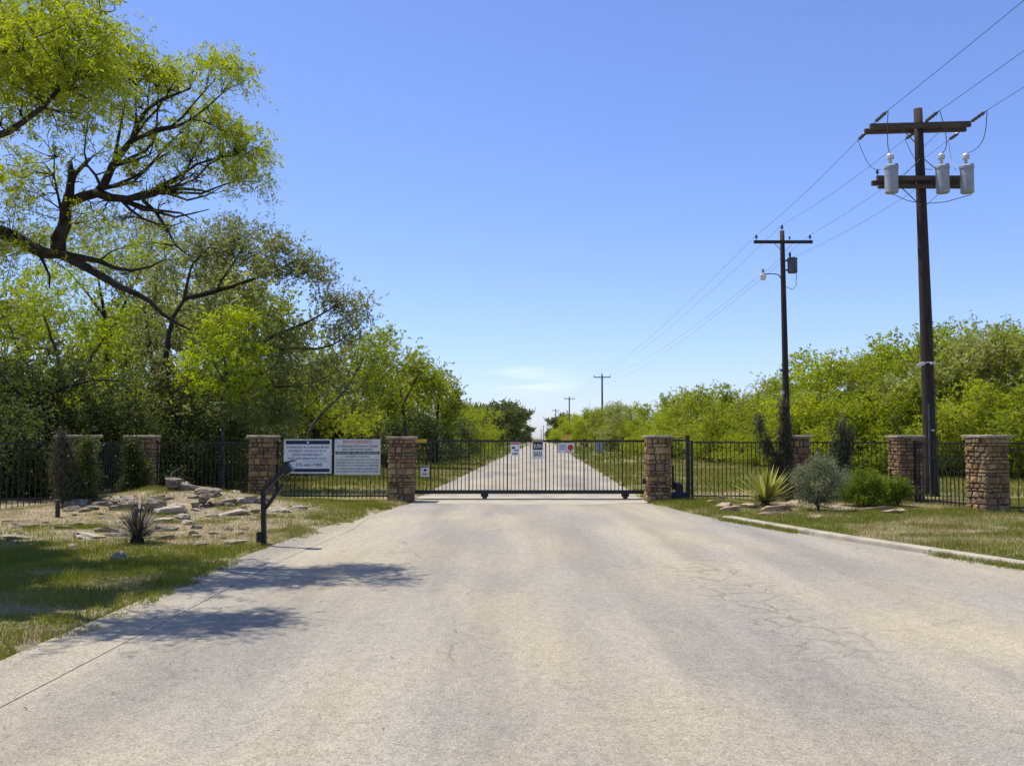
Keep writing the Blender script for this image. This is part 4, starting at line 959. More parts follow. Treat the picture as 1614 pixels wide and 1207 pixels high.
# ------------------------------------------------------------------ keypad pedestal
kd = 14.55; kx = X(419, kd); kz = Z(kx, kd)
kp = thing('keypad_pedestal', (kx, kd, kz), 'black bent steel keypad pedestal standing in grass at the road edge', 'pedestal')
def kl(px, py, dd=0): return tuple(P(px, py, kd + dd) - Vector((kx, kd, kz)))
b0 = Vector((0, 0, -.05)); e0 = Vector(kl(415, 773))
MB().bar(b0, e0 + Vector((0, 0, .03)), .07).build('post', M['iron'], kp)
MB().bar(e0 + Vector((-.02, -.002, -.02)), kl(448, 741), .066, .062).build('arm', M['iron'], kp)
MB().bar(kl(417, 803), kl(447, 762), .05, .048).build('brace', M['iron'], kp)
hd = MB(); q = Vector(kl(452, 738)); hd.box(q, (.13, .16, .17), Matrix.Rotation(R(-38), 3, 'Y')); hd.box(q + Vector((.03, -.02, .10)), (.20, .20, .02), Matrix.Rotation(R(-12), 3, 'Y')); hd.build('keypad_head', M['iron'], kp)
MB().box(Vector(kl(413, 846)) + Vector((-.03, -.02, 0)), (.075, .10, .16)).build('junction_box', M['iron'], kp)
MB().box((0, 0, .01), (.20, .20, .02)).build('base_plate', M['iron'], kp)

# ------------------------------------------------------------------ power poles and lines
def insulator(o, c, s=1.0, mat='dark_porc', parent=None):
    return MB().lathe(c, [(.012, 0), (.012, .07 * s), (.05 * s, .08 * s), (.05 * s, .11 * s), (.035 * s, .12 * s), (.045 * s, .15 * s), (.03 * s, .20 * s), (.0, .205 * s)], 10).build('insulator', M[mat], parent or o)
def strain(o, a, b, nm='strain_insulator'):
    a = Vector(a); b = Vector(b); pts = []; rad = []
    for k in range(13):
        t = k / 12; pts.append(a.lerp(b, t)); rad.append(.012 if k < 3 or k > 10 else (.055 if k % 2 else .036))
    return MB().tube(pts, rad, 8).build(nm, M['dark_porc'], o)
def pole_mesh(H, r0, r1):
    pts = [(0, 0, -.5 + (H + .5) * t / 10) for t in range(11)]; return MB().tube(pts, [r0 + (r1 - r0) * t / 10 for t in range(11)], 12)
PD = [26.6, 41.2, 139, 222, 318, 470, 640, 850]
PX = [1466, 1241, 949.5, 897.5, 876, 862.5, 856.5, 853]
PTOP = [172, 358, 590, 625.5, 645, 662, 671, 677]
POLES = []
# 1: transformer pole
d = PD[0]; x = X(PX[0], d); H = P(1450, 172, d).z
lean = (X(1448, d) - x) * .35
p1 = thing('power_pole', (x, d, 0), 'tall wooden power pole with three grey transformers under its crossarm', 'power pole')
po = MB(); po.tube([(lean * (t / 10) ** 1.2, 0, -.5 + (H + .5) * t / 10) for t in range(11)], [.19 - .07 * t / 10 for t in range(11)], 14); po.build('pole', M['pole'], p1, True)
tx = lean
def py2z(py, dd): return P(1448, py, dd).z
za = py2z(201, d)
ca = MB().box((tx - .02, -.17, za), (2.84, .11, .15), Matrix.Rotation(R(-1.5), 3, 'Y')).build('crossarm', M['arm'], p1)
MB().box((tx - .02, .17, za - .03), (2.90, .11, .14), Matrix.Rotation(R(-1.5), 3, 'Y')).build('crossarm', M['arm'], p1)
zb1 = py2z(284, d); zb2 = py2z(297, d)
MB().box((tx + .02, -.19, zb1), (2.62, .11, .13)).build('lower_crossarm', M['arm'], p1)
MB().box((tx + .02, .19, zb1 - .04), (2.62, .11, .13)).build('lower_crossarm', M['arm'], p1)
MB().box((tx + .02, -.185, zb2), (2.55, .10, .10)).build('lower_crossarm', M['arm'], p1)
for s in (-1, 1):
    MB().bar((tx + s * .62, -.24, za - .07), (tx + s * .06, -.17, za - .62), .035, .012).build('brace', M['dgrey'], p1)
    MB().bar((tx + s * .55, -.26, zb1 + .07), (tx + s * .06, -.18, zb1 + .55), .035, .012).build('brace', M['dgrey'], p1)
    MB().bar((tx + s * .62, -.25, zb2 - .05), (tx + s * .06, -.18, zb2 - .55), .035, .012).build('brace', M['dgrey'], p1)
for px in (1404, 1484.5, 1523):
    cx = X(px, d) - x; z1 = py2z(311, d); z2 = py2z(269, d); cy = -.46
    t = MB().lathe((cx, cy, z1), [(.165, 0), (.18, .02), (.18, z2 - z1 - .09), (.195, z2 - z1 - .08), (.195, z2 - z1 - .02), (.12, z2 - z1 + .03), (0, z2 - z1 + .04)], 20).build('transformer', M['galv'], p1, False)
    MB().lathe((cx - .02, cy, z2 + .03), [(.045, 0), (.03, .04), (.055, .06), (.03, .09), (.055, .11), (.03, .14), (.05, .16), (.10, .17), (.10, .27), (.07, .31), (0, .32)], 12).build('bushing', M['porcelain'], t)
    MB().box((cx + .16, cy + .04, z2 - .04), (.08, .08, .22)).build('arrester', M['dgrey'], t)
    MB().box((cx, cy + .22, (z1 + z2) / 2 + .12), (.10, .18, .06)).box((cx, cy + .22, (z1 + z2) / 2 - .16), (.10, .18, .06)).build('hanger_bracket', M['dgrey'], t)
for px in (1388, 1500): insulator(p1, (X(px, d) - x, -.19, zb1 + .065), .9)
# dead-end strings and jumpers; phases run from P2 through here to a pole behind the camera
ends = []
for i, s in enumerate((-1.36, .08 if False else -.55, 1.28)):
    ax = tx + s if i != 1 else tx - .45
    ends.append(ax)
PH = [tx - 1.38, tx + .02, tx + 1.30]
p2d = PD[1]; p2x = X(PX[1], p2d)
OUT = []
for i, ax in enumerate(PH):
    if i == 1: az = za + .06; y0 = -.26
    else: az = za; y0 = -.26
    back = Vector((ax, .26, za - .05)); fwd = Vector((ax, -.26, za + .02))
    tgt_b = Vector((p2x - x + (-1.2, 0, 1.2)[i], p2d - d, P(1236, (375, 358, 375)[i], p2d).z)); 
    db = (tgt_b - back).normalized(); sb = back + db * .75; strain(p1, back, sb)
    tgt_f = Vector((ax + .1, -48, H + .15)); df = (tgt_f - fwd).normalized(); sf = fwd + df * 1.05; strain(p1, fwd, sf)
    OUT.append((sb + Vector((x, d, 0)), sf + Vector((x, d, 0)), tgt_f + Vector((x, d, 0))))
    # jumpers down to the transformers
    tcx = X((1404, 1484.5, 1523)[i], d) - x; top = Vector((tcx - .02, -.46, py2z(269, d) + .34))
    pts = []
    for k in range(13):
        t = k / 12; p = sf.lerp(top, t) + Vector((.16 * math.sin(math.pi * t) * (1 if i else -.3), 0, -.25 * math.sin(math.pi * t))); pts.append(p)
    MB().tube(pts, .011, 4).build('jumper_wire', M['wire'], p1)
    low = Vector((tcx - .16 if i else tcx - .2, -.2, zb1 + .25)); pts = []
    for k in range(11):
        t = k / 10; pts.append(sb.lerp(low, t) + Vector((0, 0, -.3 * math.sin(math.pi * t))))
    MB().tube(pts, .009, 4).build('jumper_wire', M['wire'], p1)
MB().tube([(X(1404, d) - x, -.46, py2z(312, d)), (X(1430, d) - x, -.4, py2z(322, d)), (tx, -.2, py2z(324, d)), (X(1490, d) - x, -.4, py2z(324, d)), (X(1530, d) - x, -.46, py2z(313, d))], .011, 4).build('secondary_wire', M['wire'], p1)
cz = P(1455, 575, d).z; cxx = X(1460, d) - x
MB().tube([(cxx - .16, -.18, cz + .02), (cxx, -.19, cz + .05), (cxx + .18, -.16, cz + .06)], .02, 6).build('bracket_ring', M['galv'], p1)
MB().box((cxx - .21, -.24, cz - .01), (.20, .10, .08), Matrix.Rotation(R(-25), 3, 'Y')).lathe((cxx - .12, -.2, cz), [(.03, -.03), (.03, .05)], 8).build('security_camera', M['porcelain'], p1)
MB().box((cxx + .14, -.24, cz + .03), (.14, .08, .07)).build('security_camera', M['porcelain'], p1)
MB().tube([(.20 - .075 * t / 8 + lean * (t / 8) ** 1.2, -.06, 9.2 * t / 8) for t in range(9)], .012, 5).build('ground_wire', M['wire'], p1)
MB().tube([(-.10, -.185, 0), (-.09, -.17, 2.6)], .028, 8).build('conduit', M['dgrey'], p1)
zt = P(1462, 678, d).z
MB().box((0, -.19, zt), (.08, .015, .05)).build('pole_tag', M['porcelain'], p1)
# 2: lamp pole
d = p2d; x = p2x; H2 = P(1234, 364, d).z; ln2 = (X(1233.5, d) - x) * .4
p2 = thing('power_pole', (x, d, 0), 'dark wooden power pole with a street lamp arm and one transformer', 'power pole')
MB().tube([(ln2 * t / 10, 0, -.5 + (H2 + .5) * t / 10) for t in range(11)], [.17 - .07 * t / 10 for t in range(11)], 12).build('pole', M['pole'], p2, True)
z2a = P(1234, 382.5, d).z
MB().box((ln2, -.15, z2a), (2.55, .10, .13)).build('crossarm', M['pole'], p2)
for s in (-1, 1):
    MB().bar((ln2 + s * .42, -.21, z2a - .06), (ln2 + s * .05, -.13, z2a - .42), .032, .012).build('brace', M['dgrey'], p2)
    insulator(p2, (ln2 + s * 1.17, -.15, z2a + .065), 1.2)
insulator(p2, (ln2, 0, H2 - .01), 1.3)
insulator(p2, (ln2 + .28, -.15, z2a + .065), .9)
cx = X(1252.5, d) - x; z1 = P(1252, 431, d).z; z2 = P(1252, 408, d).z
t = MB().lathe((cx, -.1, z1), [(.19, 0), (.21, .03), (.21, z2 - z1 - .06), (.225, z2 - z1 - .05), (.225, z2 - z1), (.14, z2 - z1 + .04), (0, z2 - z1 + .05)], 16).build('transformer', M['dgrey'], p2)
MB().lathe((cx - .1, -.1, z2 + .03), [(.05, 0), (.04, .06), (.06, .08), (.04, .12), (.06, .14), (.03, .24), (0, .25)], 10).build('bushing', M['dark_porc'], t)
MB().box((cx - .30, -.05, z2 - .10), (.24, .08, .06)).box((cx - .30, -.05, z1 + .14), (.24, .08, .06)).build('hanger_bracket', M['dgrey'], t)
MB().tube([(cx + .16, -.1, z1), (cx + .15, -.1, z1 - .55), (cx - .02, -.1, z1 - .72), (cx - .28, -.08, z1 - .60)], .014, 5).build('drop_wire', M['wire'], p2)
lz = P(1205, 434, d).z; lx = X(1205, d) - x
la = MB().tube([(ln2 * .9 - .08, -.06, lz - .18), (ln2 * .9 - .22, -.12, lz + .0), (ln2 * .9 - .40, -.15, lz + .04), (lx + .1, -.15, lz + .04)], .024, 8).build('lamp_arm', M['dgrey'], p2)
MB().lathe((lx, -.15, lz + .02), [(.03, .24), (.06, .22), (.06, .06), (.12, .02), (.14, -.02)][::-1], 12).build('lamp_housing', M['galv'], la)
MB().lathe((lx, -.15, lz - .24), [(.08, 0), (.13, .08), (.15, .22), (.14, .24)], 12).build('lamp_lens', M['lens'], la)
for py, mt in ((584, 'dgrey'), (619, 'porcelain')):
    zz = P(1236, py, d).z; MB().box((-.22, -.12, zz), (.14, .12, .12)).bar((-.16, -.1, zz), (0, -.05, zz), .04).build('security_camera', M[mt], p2)
# 3..8: plain poles to the horizon
for i in range(2, 8):
    d = PD[i]; x = X(PX[i], d); Hh = P(PX[i], PTOP[i], d).z
    o = thing('power_pole', (x, d, 0), ['', '', 'plain wooden pole with one crossarm, first after the lamp pole', 'plain wooden pole with one crossarm, second after the lamp pole', 'plain wooden pole with one crossarm, third after the lamp pole', 'tiny far pole with one crossarm, fourth after the lamp pole', 'tiny far pole with one crossarm, fifth after the lamp pole', 'tiny far pole with one crossarm, sixth after the lamp pole'][i], 'power pole', 'poles receding along the road')
    wide = 1.0 + max(0, (d - 140)) / 900
    pole_mesh(Hh, .17 * wide, .11 * wide).build('pole', M['pole'], o, True)
    MB().box((0, -.14, Hh - .42), (2.5, .10 * wide, .13 * wide)).build('crossarm', M['pole'], o)
    for s in (-1, 1): MB().bar((s * .45, -.2, Hh - .48), (s * .05, -.12, Hh - .85), .03).build('brace', M['dgrey'], o)
    for s in (-1.15, 0, 1.15): insulator(o, (s, -.14 if s else 0, Hh - .36 if s else Hh), 1.2 * wide)
    POLES.append((x, d, Hh))
# conductors
def sag(a, b, s, n=18):
    a = Vector(a); b = Vector(b); return [a.lerp(b, k / n) - Vector((0, 0, 4 * s * (k / n) * (1 - k / n))) for k in range(n + 1)]
nm = ['outer', 'middle', 'inner']
for i in range(3):
    sb, sf, tf = OUT[i]
    s = (-1.17, 0, 1.17)[i]
    q2 = Vector((p2x + ln2 + s, p2d - (.15 if s else 0), (z2a + .30) if s else H2 + .26))
    pts = sag(sb, q2, .12, 10)
    prev = q2
    for (x, d, Hh) in POLES[:4]:
        q = Vector((x + (-1.15, 0, 1.15)[i], d - (.14 if i != 1 else 0), (Hh - .12) if i != 1 else Hh + .22)); pts += sag(prev, q, .9 if d > 100 else .2, 22)[1:]; prev = q
    o = MB().tube(pts, .0065, 4).build('power_line', M['wire']); 
    tag(o, ['thin power line strung from the road-side crossarm ends of the poles', 'thin power line strung over the tops of the poles', 'thin power line strung from the thicket-side crossarm ends of the poles'][i], 'cable', 'power lines')
    o = MB().tube(sag(sf, tf, .5, 24), .008, 4).build('power_line', M['wire'])
    tag(o, 'thin power line leaving the transformer pole away from the lamp pole', 'cable', 'power lines leaving the transformer pole')
pts = sag((X(1452, 26.6), 26.45, P(1450, 300, 26.6).z), (p2x + ln2 * .9, p2d - .1, P(1236, 412, p2d).z), .15, 10); prev = pts[-1]
for (x, d, Hh) in POLES[:3]: q = Vector((x, d - .15, Hh - 1.6)); pts += sag(prev, q, .9, 20)[1:]; prev = q
tag(MB().tube(pts, .006, 4).build('power_line', M['wire']), 'thin neutral wire strung below the crossarms from pole to pole', 'cable', 'power lines')
# grey cabinet by the third pole
ux = X(944, 105); uc = thing('utility_cabinet', (ux, 105, Z(ux, 105)), 'small grey utility cabinet in the grass near the plain far pole', 'cabinet')
MB().box((0, 0, .6), (.9, .5, 1.0)).build('housing', M['galv'], uc); MB().box((0, 0, 1.13), (1.0, .6, .06)).build('lid', M['galv'], uc); MB().box((0, 0, .05), (1.1, .7, .12)).build('plinth', M['concrete'], uc)
MB().box((0, -.262, .6), (.02, .02, .9)).build('door_seam', M['dgrey'], uc)

# ------------------------------------------------------------------ rocks
def rock_mesh(seed, mat, slab):
    r = np.random.default_rng(seed)
    import bmesh
    bm = bmesh.new(); bmesh.ops.create_icosphere(bm, subdivisions=2, radius=.5)
    ax = r.normal(0, 1, (11, 3)); ax[:, 2] *= .6; ax /= np.linalg.norm(ax, axis=1)[:, None]; lim = r.uniform(.20, .40, 11)
    for v in bm.verts:
        p = np.array(v.co)
        for a, l_ in zip(ax, lim):
            t = p @ a
            if t > l_: p = p - a * (t - l_)
        p[2] = np.clip(p[2] + .12 * p[0] * (1 if slab else -1), -.5, .26 if slab else .40)
        p[:2] *= 1 + .12 * math.sin(p[2] * 17 + seed)
        p += r.normal(0, .022, 3); v.co = p * 1.25
    me = bpy.data.meshes.new('rock'); bm.to_mesh(me); bm.free(); me.materials.append(mat); return me
RK = [rock_mesh(i, M['rock_pale'], i % 2) for i in range(8)]; RKR = [rock_mesh(20 + i, M['rock_red'], 1) for i in range(4)]
rk = random.Random(3)
def ground_at(px, py):
    d = F * EYE / max(py - HORIZON, 8)
    for _ in range(25):
        x = X(px, d); z = Z(x, d); 
        # distance where ray hits height z
        pz = P(px, py, 10.0).z; sl = (pz - EYE) / 10.0
        d = .5 * d + .5 * (z - EYE) / sl
    return X(px, d), d, Z(X(px, d), d)
def rock(px, py, wpx, hpx, label, group, red=False, dz=0.0, deep=.8):
    x, d, z = ground_at(px, py); s = d / F
    w = wpx * s * 1.08; h = max(hpx * s * .98, .05)
    o = link('rock', rk.choice(RKR if red else RK)); o.location = (x, d + .1, z + h * .16 + dz)
    o.scale = (w * 1.15, w * deep * rk.uniform(.7, 1.1), h * 1.5); o.rotation_euler = (rk.uniform(-.15, .15), rk.uniform(-.15, .15), rk.uniform(-.7, .7))
    tag(o, label, 'rock', group)
RS = 1.0
A_ = 'pale limestone rock in the long pile bordering the bed below the fence'; GA = 'rocks piled along the bed'
for q in [(108, 800, 22, 14), (128, 795, 34, 16), (152, 788, 40, 13), (170, 786, 18, 18), (186, 792, 30, 10), (205, 786, 30, 16), (222, 782, 34, 20), (247, 776, 48, 14), (262, 790, 40, 18), (238, 794, 44, 12), (212, 797, 40, 10), (280, 780, 30, 16), (300, 776, 22, 16), (296, 790, 40, 12), (320, 782, 30, 12), (330, 792, 44, 10), (352, 788, 30, 10), (370, 786, 26, 14), (384, 792, 34, 12), (398, 784, 24, 12), (345, 797, 34, 8), (275, 800, 34, 9), (190, 802, 40, 9), (145, 803, 30, 8)]:
    rock(*q, A_, GA)
for q in [(118, 806, 26, 10), (160, 797, 36, 10), (200, 792, 24, 12), (232, 788, 30, 14), (254, 784, 26, 16), (290, 784, 26, 12), (310, 788, 26, 12), (344, 784, 24, 9), (362, 794, 28, 8), (178, 798, 24, 8), (228, 802, 30, 7), (306, 797, 26, 7), (410, 790, 24, 9)]:
    rock(*q, A_, GA)
for q in [(240, 776, 34, 12), (296, 772, 26, 20), (222, 774, 26, 12), (270, 774, 26, 14), (322, 775, 22, 12)]:
    rock(q[0], q[1] + 14, q[2], q[3], A_, GA, dz=.15)
B_ = 'flat pale rock lying in the grass around the dark yucca'; GB = 'rocks scattered round the dark yucca'
for q in [(255, 824, 30, 10), (290, 818, 24, 12), (296, 827, 26, 8), (165, 838, 34, 9), (180, 845, 26, 7), (262, 838, 34, 11), (258, 850, 28, 8), (330, 815, 24, 6), (362, 812, 40, 9), (395, 808, 26, 6), (305, 846, 16, 12), (310, 863, 38, 10), (366, 860, 32, 12), (40, 832, 40, 9), (120, 830, 22, 10), (100, 834, 26, 6), (140, 848, 44, 8), (30, 850, 40, 6), (440, 806, 40, 8), (470, 802, 30, 6), (425, 812, 24, 6)]:
    rock(*q, B_, GB)
for k in range(46):
    px = rk.uniform(95, 410); py = 774 + 26 * rk.random() + (6 if px < 180 else 0); w_ = rk.uniform(8, 20)
    rock(px, py + 4, w_, w_ * rk.uniform(.3, .55), 'small broken rock chip wedged in the long rock pile', 'small rock chips', dz=rk.uniform(-.02, .08))
for k in range(30):
    px = rk.uniform(10, 400); py = rk.uniform(806, 866); w_ = rk.uniform(6, 16)
    rock(px, py, w_, w_ * rk.uniform(.25, .5), 'small rock chip lying on bare soil near the dark yucca', 'small rock chips')
rock(190, 884, 26, 16, 'rounded grey rock in the tree shade between the dark yucca and the road', None); rock(225, 882, 34, 9, 'low mossy flat rock in the tree shade beside the rounded grey rock', None)
C_ = 'reddish flat sandstone rock edging the bed in front of the spiky yucca'; GC = 'sandstone rocks edging the yucca bed'
for q in [(1135, 788, 18, 9), (1142, 800, 30, 12), (1150, 806, 28, 12), (1182, 800, 30, 10), (1222, 806, 44, 14), (1210, 812, 36, 8), (1284, 818, 26, 8), (1255, 792, 40, 5), (1380, 804, 44, 7), (1400, 808, 40, 6), (1310, 800, 30, 6), (1120, 792, 16, 6)]:
    rock(*q, C_, GC, red=True)

# ------------------------------------------------------------------ garden plants
def spiky(px, py, d_override, nb, ln, wd, mat, label, name, elev=(5, 85), seed=1, curve=.25, stiff=True):
    x, d, z = ground_at(px, py); r = np.random.default_rng(seed); V = []; Fc = []
    for k in range(nb):
        az = r.random() * 6.283; el = math.radians(elev[0] + (elev[1] - elev[0]) * r.random() ** .8)
        L = ln * r.uniform(.7, 1.08); dirv = np.array([math.cos(az) * math.cos(el), math.sin(az) * math.cos(el), math.sin(el)])
        sd = np.array([-math.sin(az), math.cos(az), 0]); up = np.cross(dirv, sd) * -1
        b = np.array([0, 0, .06 + .10 * r.random()]); i = len(V)
        for t, w in ((0, .7), (.35, 1.0), (.7, .75), (1, .02)):
            c = b + dirv * L * t + np.array([0, 0, -curve * L * t * t * math.cos(el)])
            wv = sd * wd * .5 * w
            V += [c - wv, c + up * -wd * .12 * w, c + wv]
        for q in range(3):
            a = i + q * 3; Fc += [(a, a + 1, a + 4, a + 3), (a + 1, a + 2, a + 5, a + 4)]
    o = thing(name, (x, d, z - .04), label, 'plant')
    link('leaves', npmesh('leaves', np.array(V), np.array(Fc), 4, M[mat]), o)
    MB().lathe((0, 0, 0), [(.10, 0), (.11, .08), (.06, .18), (0, .2)], 8).build('base', M['bark'], o)
    return o
spiky(1205, 797, None, 120, .95, .062, 'leaf_yucca', 'spiky pale yellow-green yucca in the bed beside the road', 'yucca', (-3, 66), 4, .05)
spiky(220, 856, None, 260, .66, .016, 'leaf_agave', 'dark purplish narrow-leaved yucca in the grass near the rock pile', 'yucca', (6, 82), 5, .22)
def shrub(px, py, lobes, leaf, lm, label, name, seed, stems, wm='bark_grey', up=None, d=None):
    x, dd, z = ground_at(px, py)
    if d: dd = d; x = X(px, d); z = Z(x, d)
    O = Vector((x, dd, z - .03)); rg = np.random.default_rng(seed); ps = []
    for (qx, qy, r0) in stems:
        e = local(P(qx, qy, dd), O); ps.append(([(0, 0, 0), (e[0] * .3, rg.normal(0, .05), e[2] * .5), (e[0], rg.normal(0, .15), e[2])], r0, r0 * .35))
    ls = []
    for (qx, qy, rx, ry, k) in lobes:
        s = dd / F; ls.append((local(P(qx, qy, dd), O), (rx * s, rx * s * .95, ry * s), k, leaf['n']))
    ms = grow(rg, ps, ls, leaf, .005, wm, lm, ('stems', 'foliage'), split=1)
    return plant(name, O, ms, label, 'shrub', None, parts=('stems', 'foliage'))
shrub(1288, 806, [(1292, 732, 26, 16, 66), (1264, 750, 20, 18, 50), (1318, 750, 22, 20, 60), (1290, 762, 40, 20, 100), (1270, 782, 22, 14, 40), (1308, 782, 22, 14, 40)], dict(len=.05, wid=.012, sig=.06, n=40, droop=-.3, flat=1), 'leaf_sage', 'airy grey-green sage shrub between the yucca and the round bush', 'sage_shrub', 31, [(1270, 760, .016), (1290, 745, .018), (1310, 760, .016), (1300, 775, .012), (1278, 775, .012)])
shrub(1358, 797, [(1360, 757, 30, 18, 150), (1342, 772, 24, 20, 100), (1380, 772, 22, 20, 100), (1360, 783, 38, 14, 110)], dict(len=.034, wid=.018, sig=.05, n=46, droop=0, flat=1), 'leaf_box', 'dense clipped round green bush next to the grey sage shrub', 'round_bush', 32, [(1345, 775, .012), (1360, 768, .012), (1376, 775, .012)])
shrub(1414, 797, [(1408, 764, 24, 14, 95), (1422, 776, 22, 14, 85), (1402, 782, 22, 12, 60)], dict(len=.034, wid=.018, sig=.05, n=46, droop=0, flat=1), 'leaf_box', 'smaller lower green bush touching the clipped round bush', 'round_bush', 33, [(1405, 778, .01), (1420, 780, .01)])
JUN = dict(len=.13, wid=.014, sig=.06, n=30, up=1.5, flat=1.8)
shrub(1238, 784, [(1234, 650, 7, 22, 26), (1236, 690, 12, 30, 60), (1240, 730, 15, 30, 70), (1242, 765, 14, 18, 40), (1196, 672, 6, 20, 18), (1208, 705, 9, 20, 26), (1222, 735, 12, 18, 26)], JUN, 'leaf_juniper', 'tall dark columnar juniper with a side spire behind the yucca', 'juniper', 34, [(1235, 640, .03), (1240, 720, .02), (1198, 665, .015)], 'bark', d=23.7)
shrub(1330, 790, [(1328, 680, 6, 20, 20), (1330, 715, 11, 22, 44), (1334, 745, 14, 16, 40), (1343, 690, 5, 18, 12), (1312, 700, 5, 14, 10), (1336, 770, 14, 14, 30)], JUN, 'leaf_juniper', 'shorter dark juniper in front of the fence behind the round bush', 'juniper', 35, [(1328, 670, .025), (1342, 690, .015), (1314, 700, .012)], 'bark', d=23.6)
shrub(103, 808, [(100, 700, 14, 20, 50), (104, 735, 20, 24, 90), (106, 770, 22, 22, 90), (88, 740, 10, 30, 40), (120, 760, 14, 20, 40)], dict(JUN, len=.09), 'leaf_juniper', 'dark soft juniper hiding the pillar at the end of the rock garden', 'juniper', 36, [(100, 690, .03), (110, 720, .02), (90, 730, .018)], 'bark', d=20.4)
shrub(208, 790, [(206, 700, 12, 18, 40), (212, 735, 18, 24, 80), (205, 765, 22, 16, 60), (228, 745, 10, 22, 40)], dict(len=.06, wid=.03, sig=.09, n=30, droop=0, flat=1), 'leaf_dark', 'dark leafy shrub grown up against the shaded pillar behind the rocks', 'fence_shrub', 37, [(206, 695, .02), (216, 730, .015), (228, 740, .012)], 'bark', d=23.5)
shrub(138, 800, [(136, 705, 12, 18, 40), (140, 740, 16, 24, 70), (134, 775, 20, 16, 60)], dict(len=.06, wid=.03, sig=.09, n=30, droop=0, flat=1), 'leaf_dark', 'dark leafy shrub beside the juniper at the end of the rock garden', 'fence_shrub', 38, [(136, 700, .02), (142, 735, .015)], 'bark', d=20.6)
# dead sticks leaning in front of the fence
for (a, b_, c) in (((212, 770), (222, 735), (250, 697)), ((262, 768), (272, 745), (288, 734))):
    pts = [P(a[0], a[1], 23.6), P(b_[0], b_[1], 23.9), P(c[0], c[1], 24.3)]
    o = MB().tube(pts, [.02, .016, .008], 6).build('dead_branch', M['bark_grey']); tag(o, 'bare dead branch leaning against the fence above the rock pile', 'branch', 'dead branches at the fence')
# small landscape light post
x, d, z = ground_at(94, 815)
o = thing('garden_light', (x, d, z - .03), 'short black garden light post at the end of the rock pile', 'garden light')
MB().lathe((0, 0, 0), [(.045, 0), (.045, .30), (0, .31)], 10).build('post', M['iron'], o); MB().lathe((0, 0, .31), [(.04, 0), (.04, .03), (.075, .035), (.06, .06), (0, .075)], 10).build('hood', M['iron'], o)

# ------------------------------------------------------------------ grass
def grass(name, region, count, hmean, wmean, mat, label, seed, thresh, inv=False, sc=.55, lean=.55, bedk=.88):
    r = np.random.default_rng(seed); x0, x1, y0, y1 = region
    x = r.uniform(x0, x1, count); y = y0 + (y1 - y0) * r.random(count)
    dl = xl(y) - x; dr = x - xr(y); t = np.maximum(dl, dr)
    edge = np.where(dr > dl, np.where(y < 19.8, .30, .02), .03)
    jag = .75 * (fbm(x, y, 1.9) - .44)
    keep = t > edge + jag * np.where((dr > dl) & (y < 19.8), .6, 1)
    nn = fbm(x, y, sc) + np.where(x < 0, .22 * np.clip((15 - y) / 2.0, 0, 1), 0); pr = np.clip((nn - thresh) / .10, 0.04, 1); pr = (1 - pr) if inv else pr
    pr = pr * (1 - bedk * bed(x, y) * np.clip((fbm(x, y, .9) - .30) / .12, 0, 1)); keep &= r.random(count) < pr
    x, y, t = x[keep], y[keep], t[keep]; N = len(x); z = np.maximum(height(x, y), .008)
    hgt = hmean * r.uniform(.5, 1.5, N) * (0.45 + 1.3 * vnoise(x, y, 2.6) ** 1.5 + .25 * vnoise(x, y, .8)); az = r.random(N) * 6.283; ln = np.abs(r.normal(0, lean, N)) * hgt
    w = wmean * r.uniform(.7, 1.3, N); a2 = r.random(N) * 6.283
    b = np.stack([x, y, z - .005], 1); s = np.stack([np.cos(a2), np.sin(a2), np.zeros(N)], 1) * w[:, None] * .5
    tp = np.stack([x + np.cos(az) * ln, y + np.sin(az) * ln, z + hgt], 1)
    V = np.stack([b - s, b + s, tp], 1).reshape(-1, 3)
    o = link(name, npmesh(name, V, np.arange(3 * N).reshape(N, 3), 3, M[mat])); tag(o, label, 'grass', kind='stuff'); return o
grass('grass', (-9.5, -2.4, 5.5, 24.6), 340000, .05, .009, 'grass_green', 'mown green grass between the road and the rock garden', 1, .47)
grass('dry_grass', (-11, -2.4, 6, 24.6), 150000, .038, .009, 'grass_dry', 'dry straw-coloured grass round the rocks and yucca', 2, .52, True, bedk=.55)
grass('grass', (3.3, 14, 9, 25), 260000, .055, .011, 'grass_green', 'mown green grass of the verge above the kerb', 3, .40)
grass('dry_grass', (3.3, 14, 9, 25), 130000, .045, .011, 'grass_dry', 'dry straw-coloured grass of the verge above the kerb', 4, .46, True)
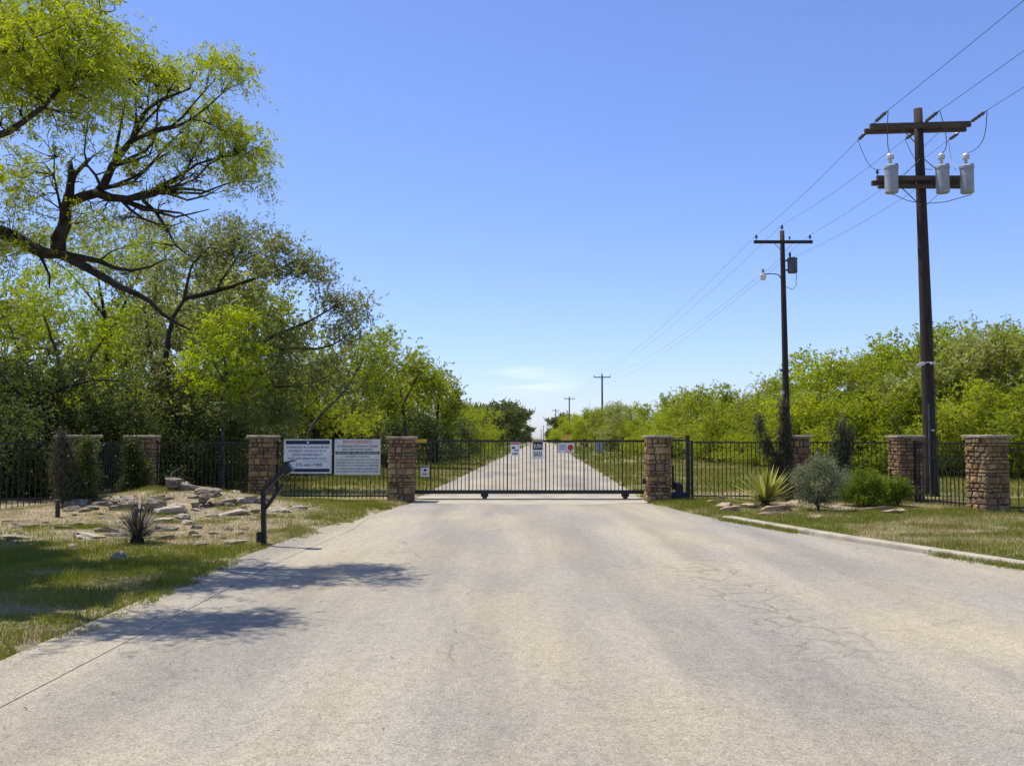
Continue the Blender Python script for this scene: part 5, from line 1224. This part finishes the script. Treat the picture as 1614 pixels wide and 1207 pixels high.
grass('grass', (-16, 26, 26.2, 62), 240000, .09, .028, 'grass_green', 'green grass strip along the road beyond the gate', 5, .34)
grass('dry_grass', (-14, 26, 26.2, 62), 70000, .08, .026, 'grass_dry', 'dry grass along the road beyond the gate', 6, .46, True)
grass('grass', (-12, 26, 62, 170), 60000, .14, .10, 'grass_green', 'distant green verge along the straight road', 8, .34)
# tufts rooted in the joint between kerb and road
r = np.random.default_rng(9); xs_, ys_ = [], []
for y in np.arange(9, 19.4, .22):
    if vnoise(y, 3.0, .9) > .45:
        k = int(r.integers(60, 220)); xs_.append(float(xr(y)) + .02 + r.normal(-.03, .07, k)); ys_.append(y + r.normal(0, .14, k))
xs_ = np.concatenate(xs_); ys_ = np.concatenate(ys_); N = len(xs_)
az = r.random(N) * 6.283; hg = r.uniform(.03, .09, N); s = np.stack([np.cos(az), np.sin(az), np.zeros(N)], 1) * .006
b = np.stack([xs_, ys_, np.zeros(N) - .003], 1); tp = b + np.stack([r.normal(0, .03, N), r.normal(0, .03, N), hg], 1)
V = np.stack([b - s, b + s, tp], 1).reshape(-1, 3)
tag(link('grass_tufts', npmesh('grass_tufts', V, np.arange(3 * N).reshape(N, 3), 3, M['grass_green'])), 'low green weeds growing along the foot of the kerb', 'weeds', kind='stuff')
# leaf litter on the road
N = 420; y = r.uniform(5, 24, N) ** 1.0; u = r.random(N) ** 2.2; side = r.random(N) < .65
x = np.where(side, xl(y) + u * 3.2, xr(y) - u * 2.5); az = r.random(N) * 6.283; L = r.uniform(.008, .022, N)
d1 = np.stack([np.cos(az), np.sin(az), np.zeros(N)], 1) * L[:, None]; d2 = np.stack([-np.sin(az), np.cos(az), np.zeros(N)], 1) * L[:, None] * .4
c = np.stack([x, y, np.full(N, .012) + np.where(x < xl(y) + GUT, .05, 0)], 1); d1[:, 2] = .006; 
V = np.stack([c - d1, c + d2, c + d1, c - d2], 1).reshape(-1, 3)
tag(link('leaf_litter', npmesh('leaf_litter', V, np.arange(4 * N).reshape(N, 4), 4, M['leaf_agave'])), 'scattered dry leaf bits along the road edges', 'leaf litter', kind='stuff')
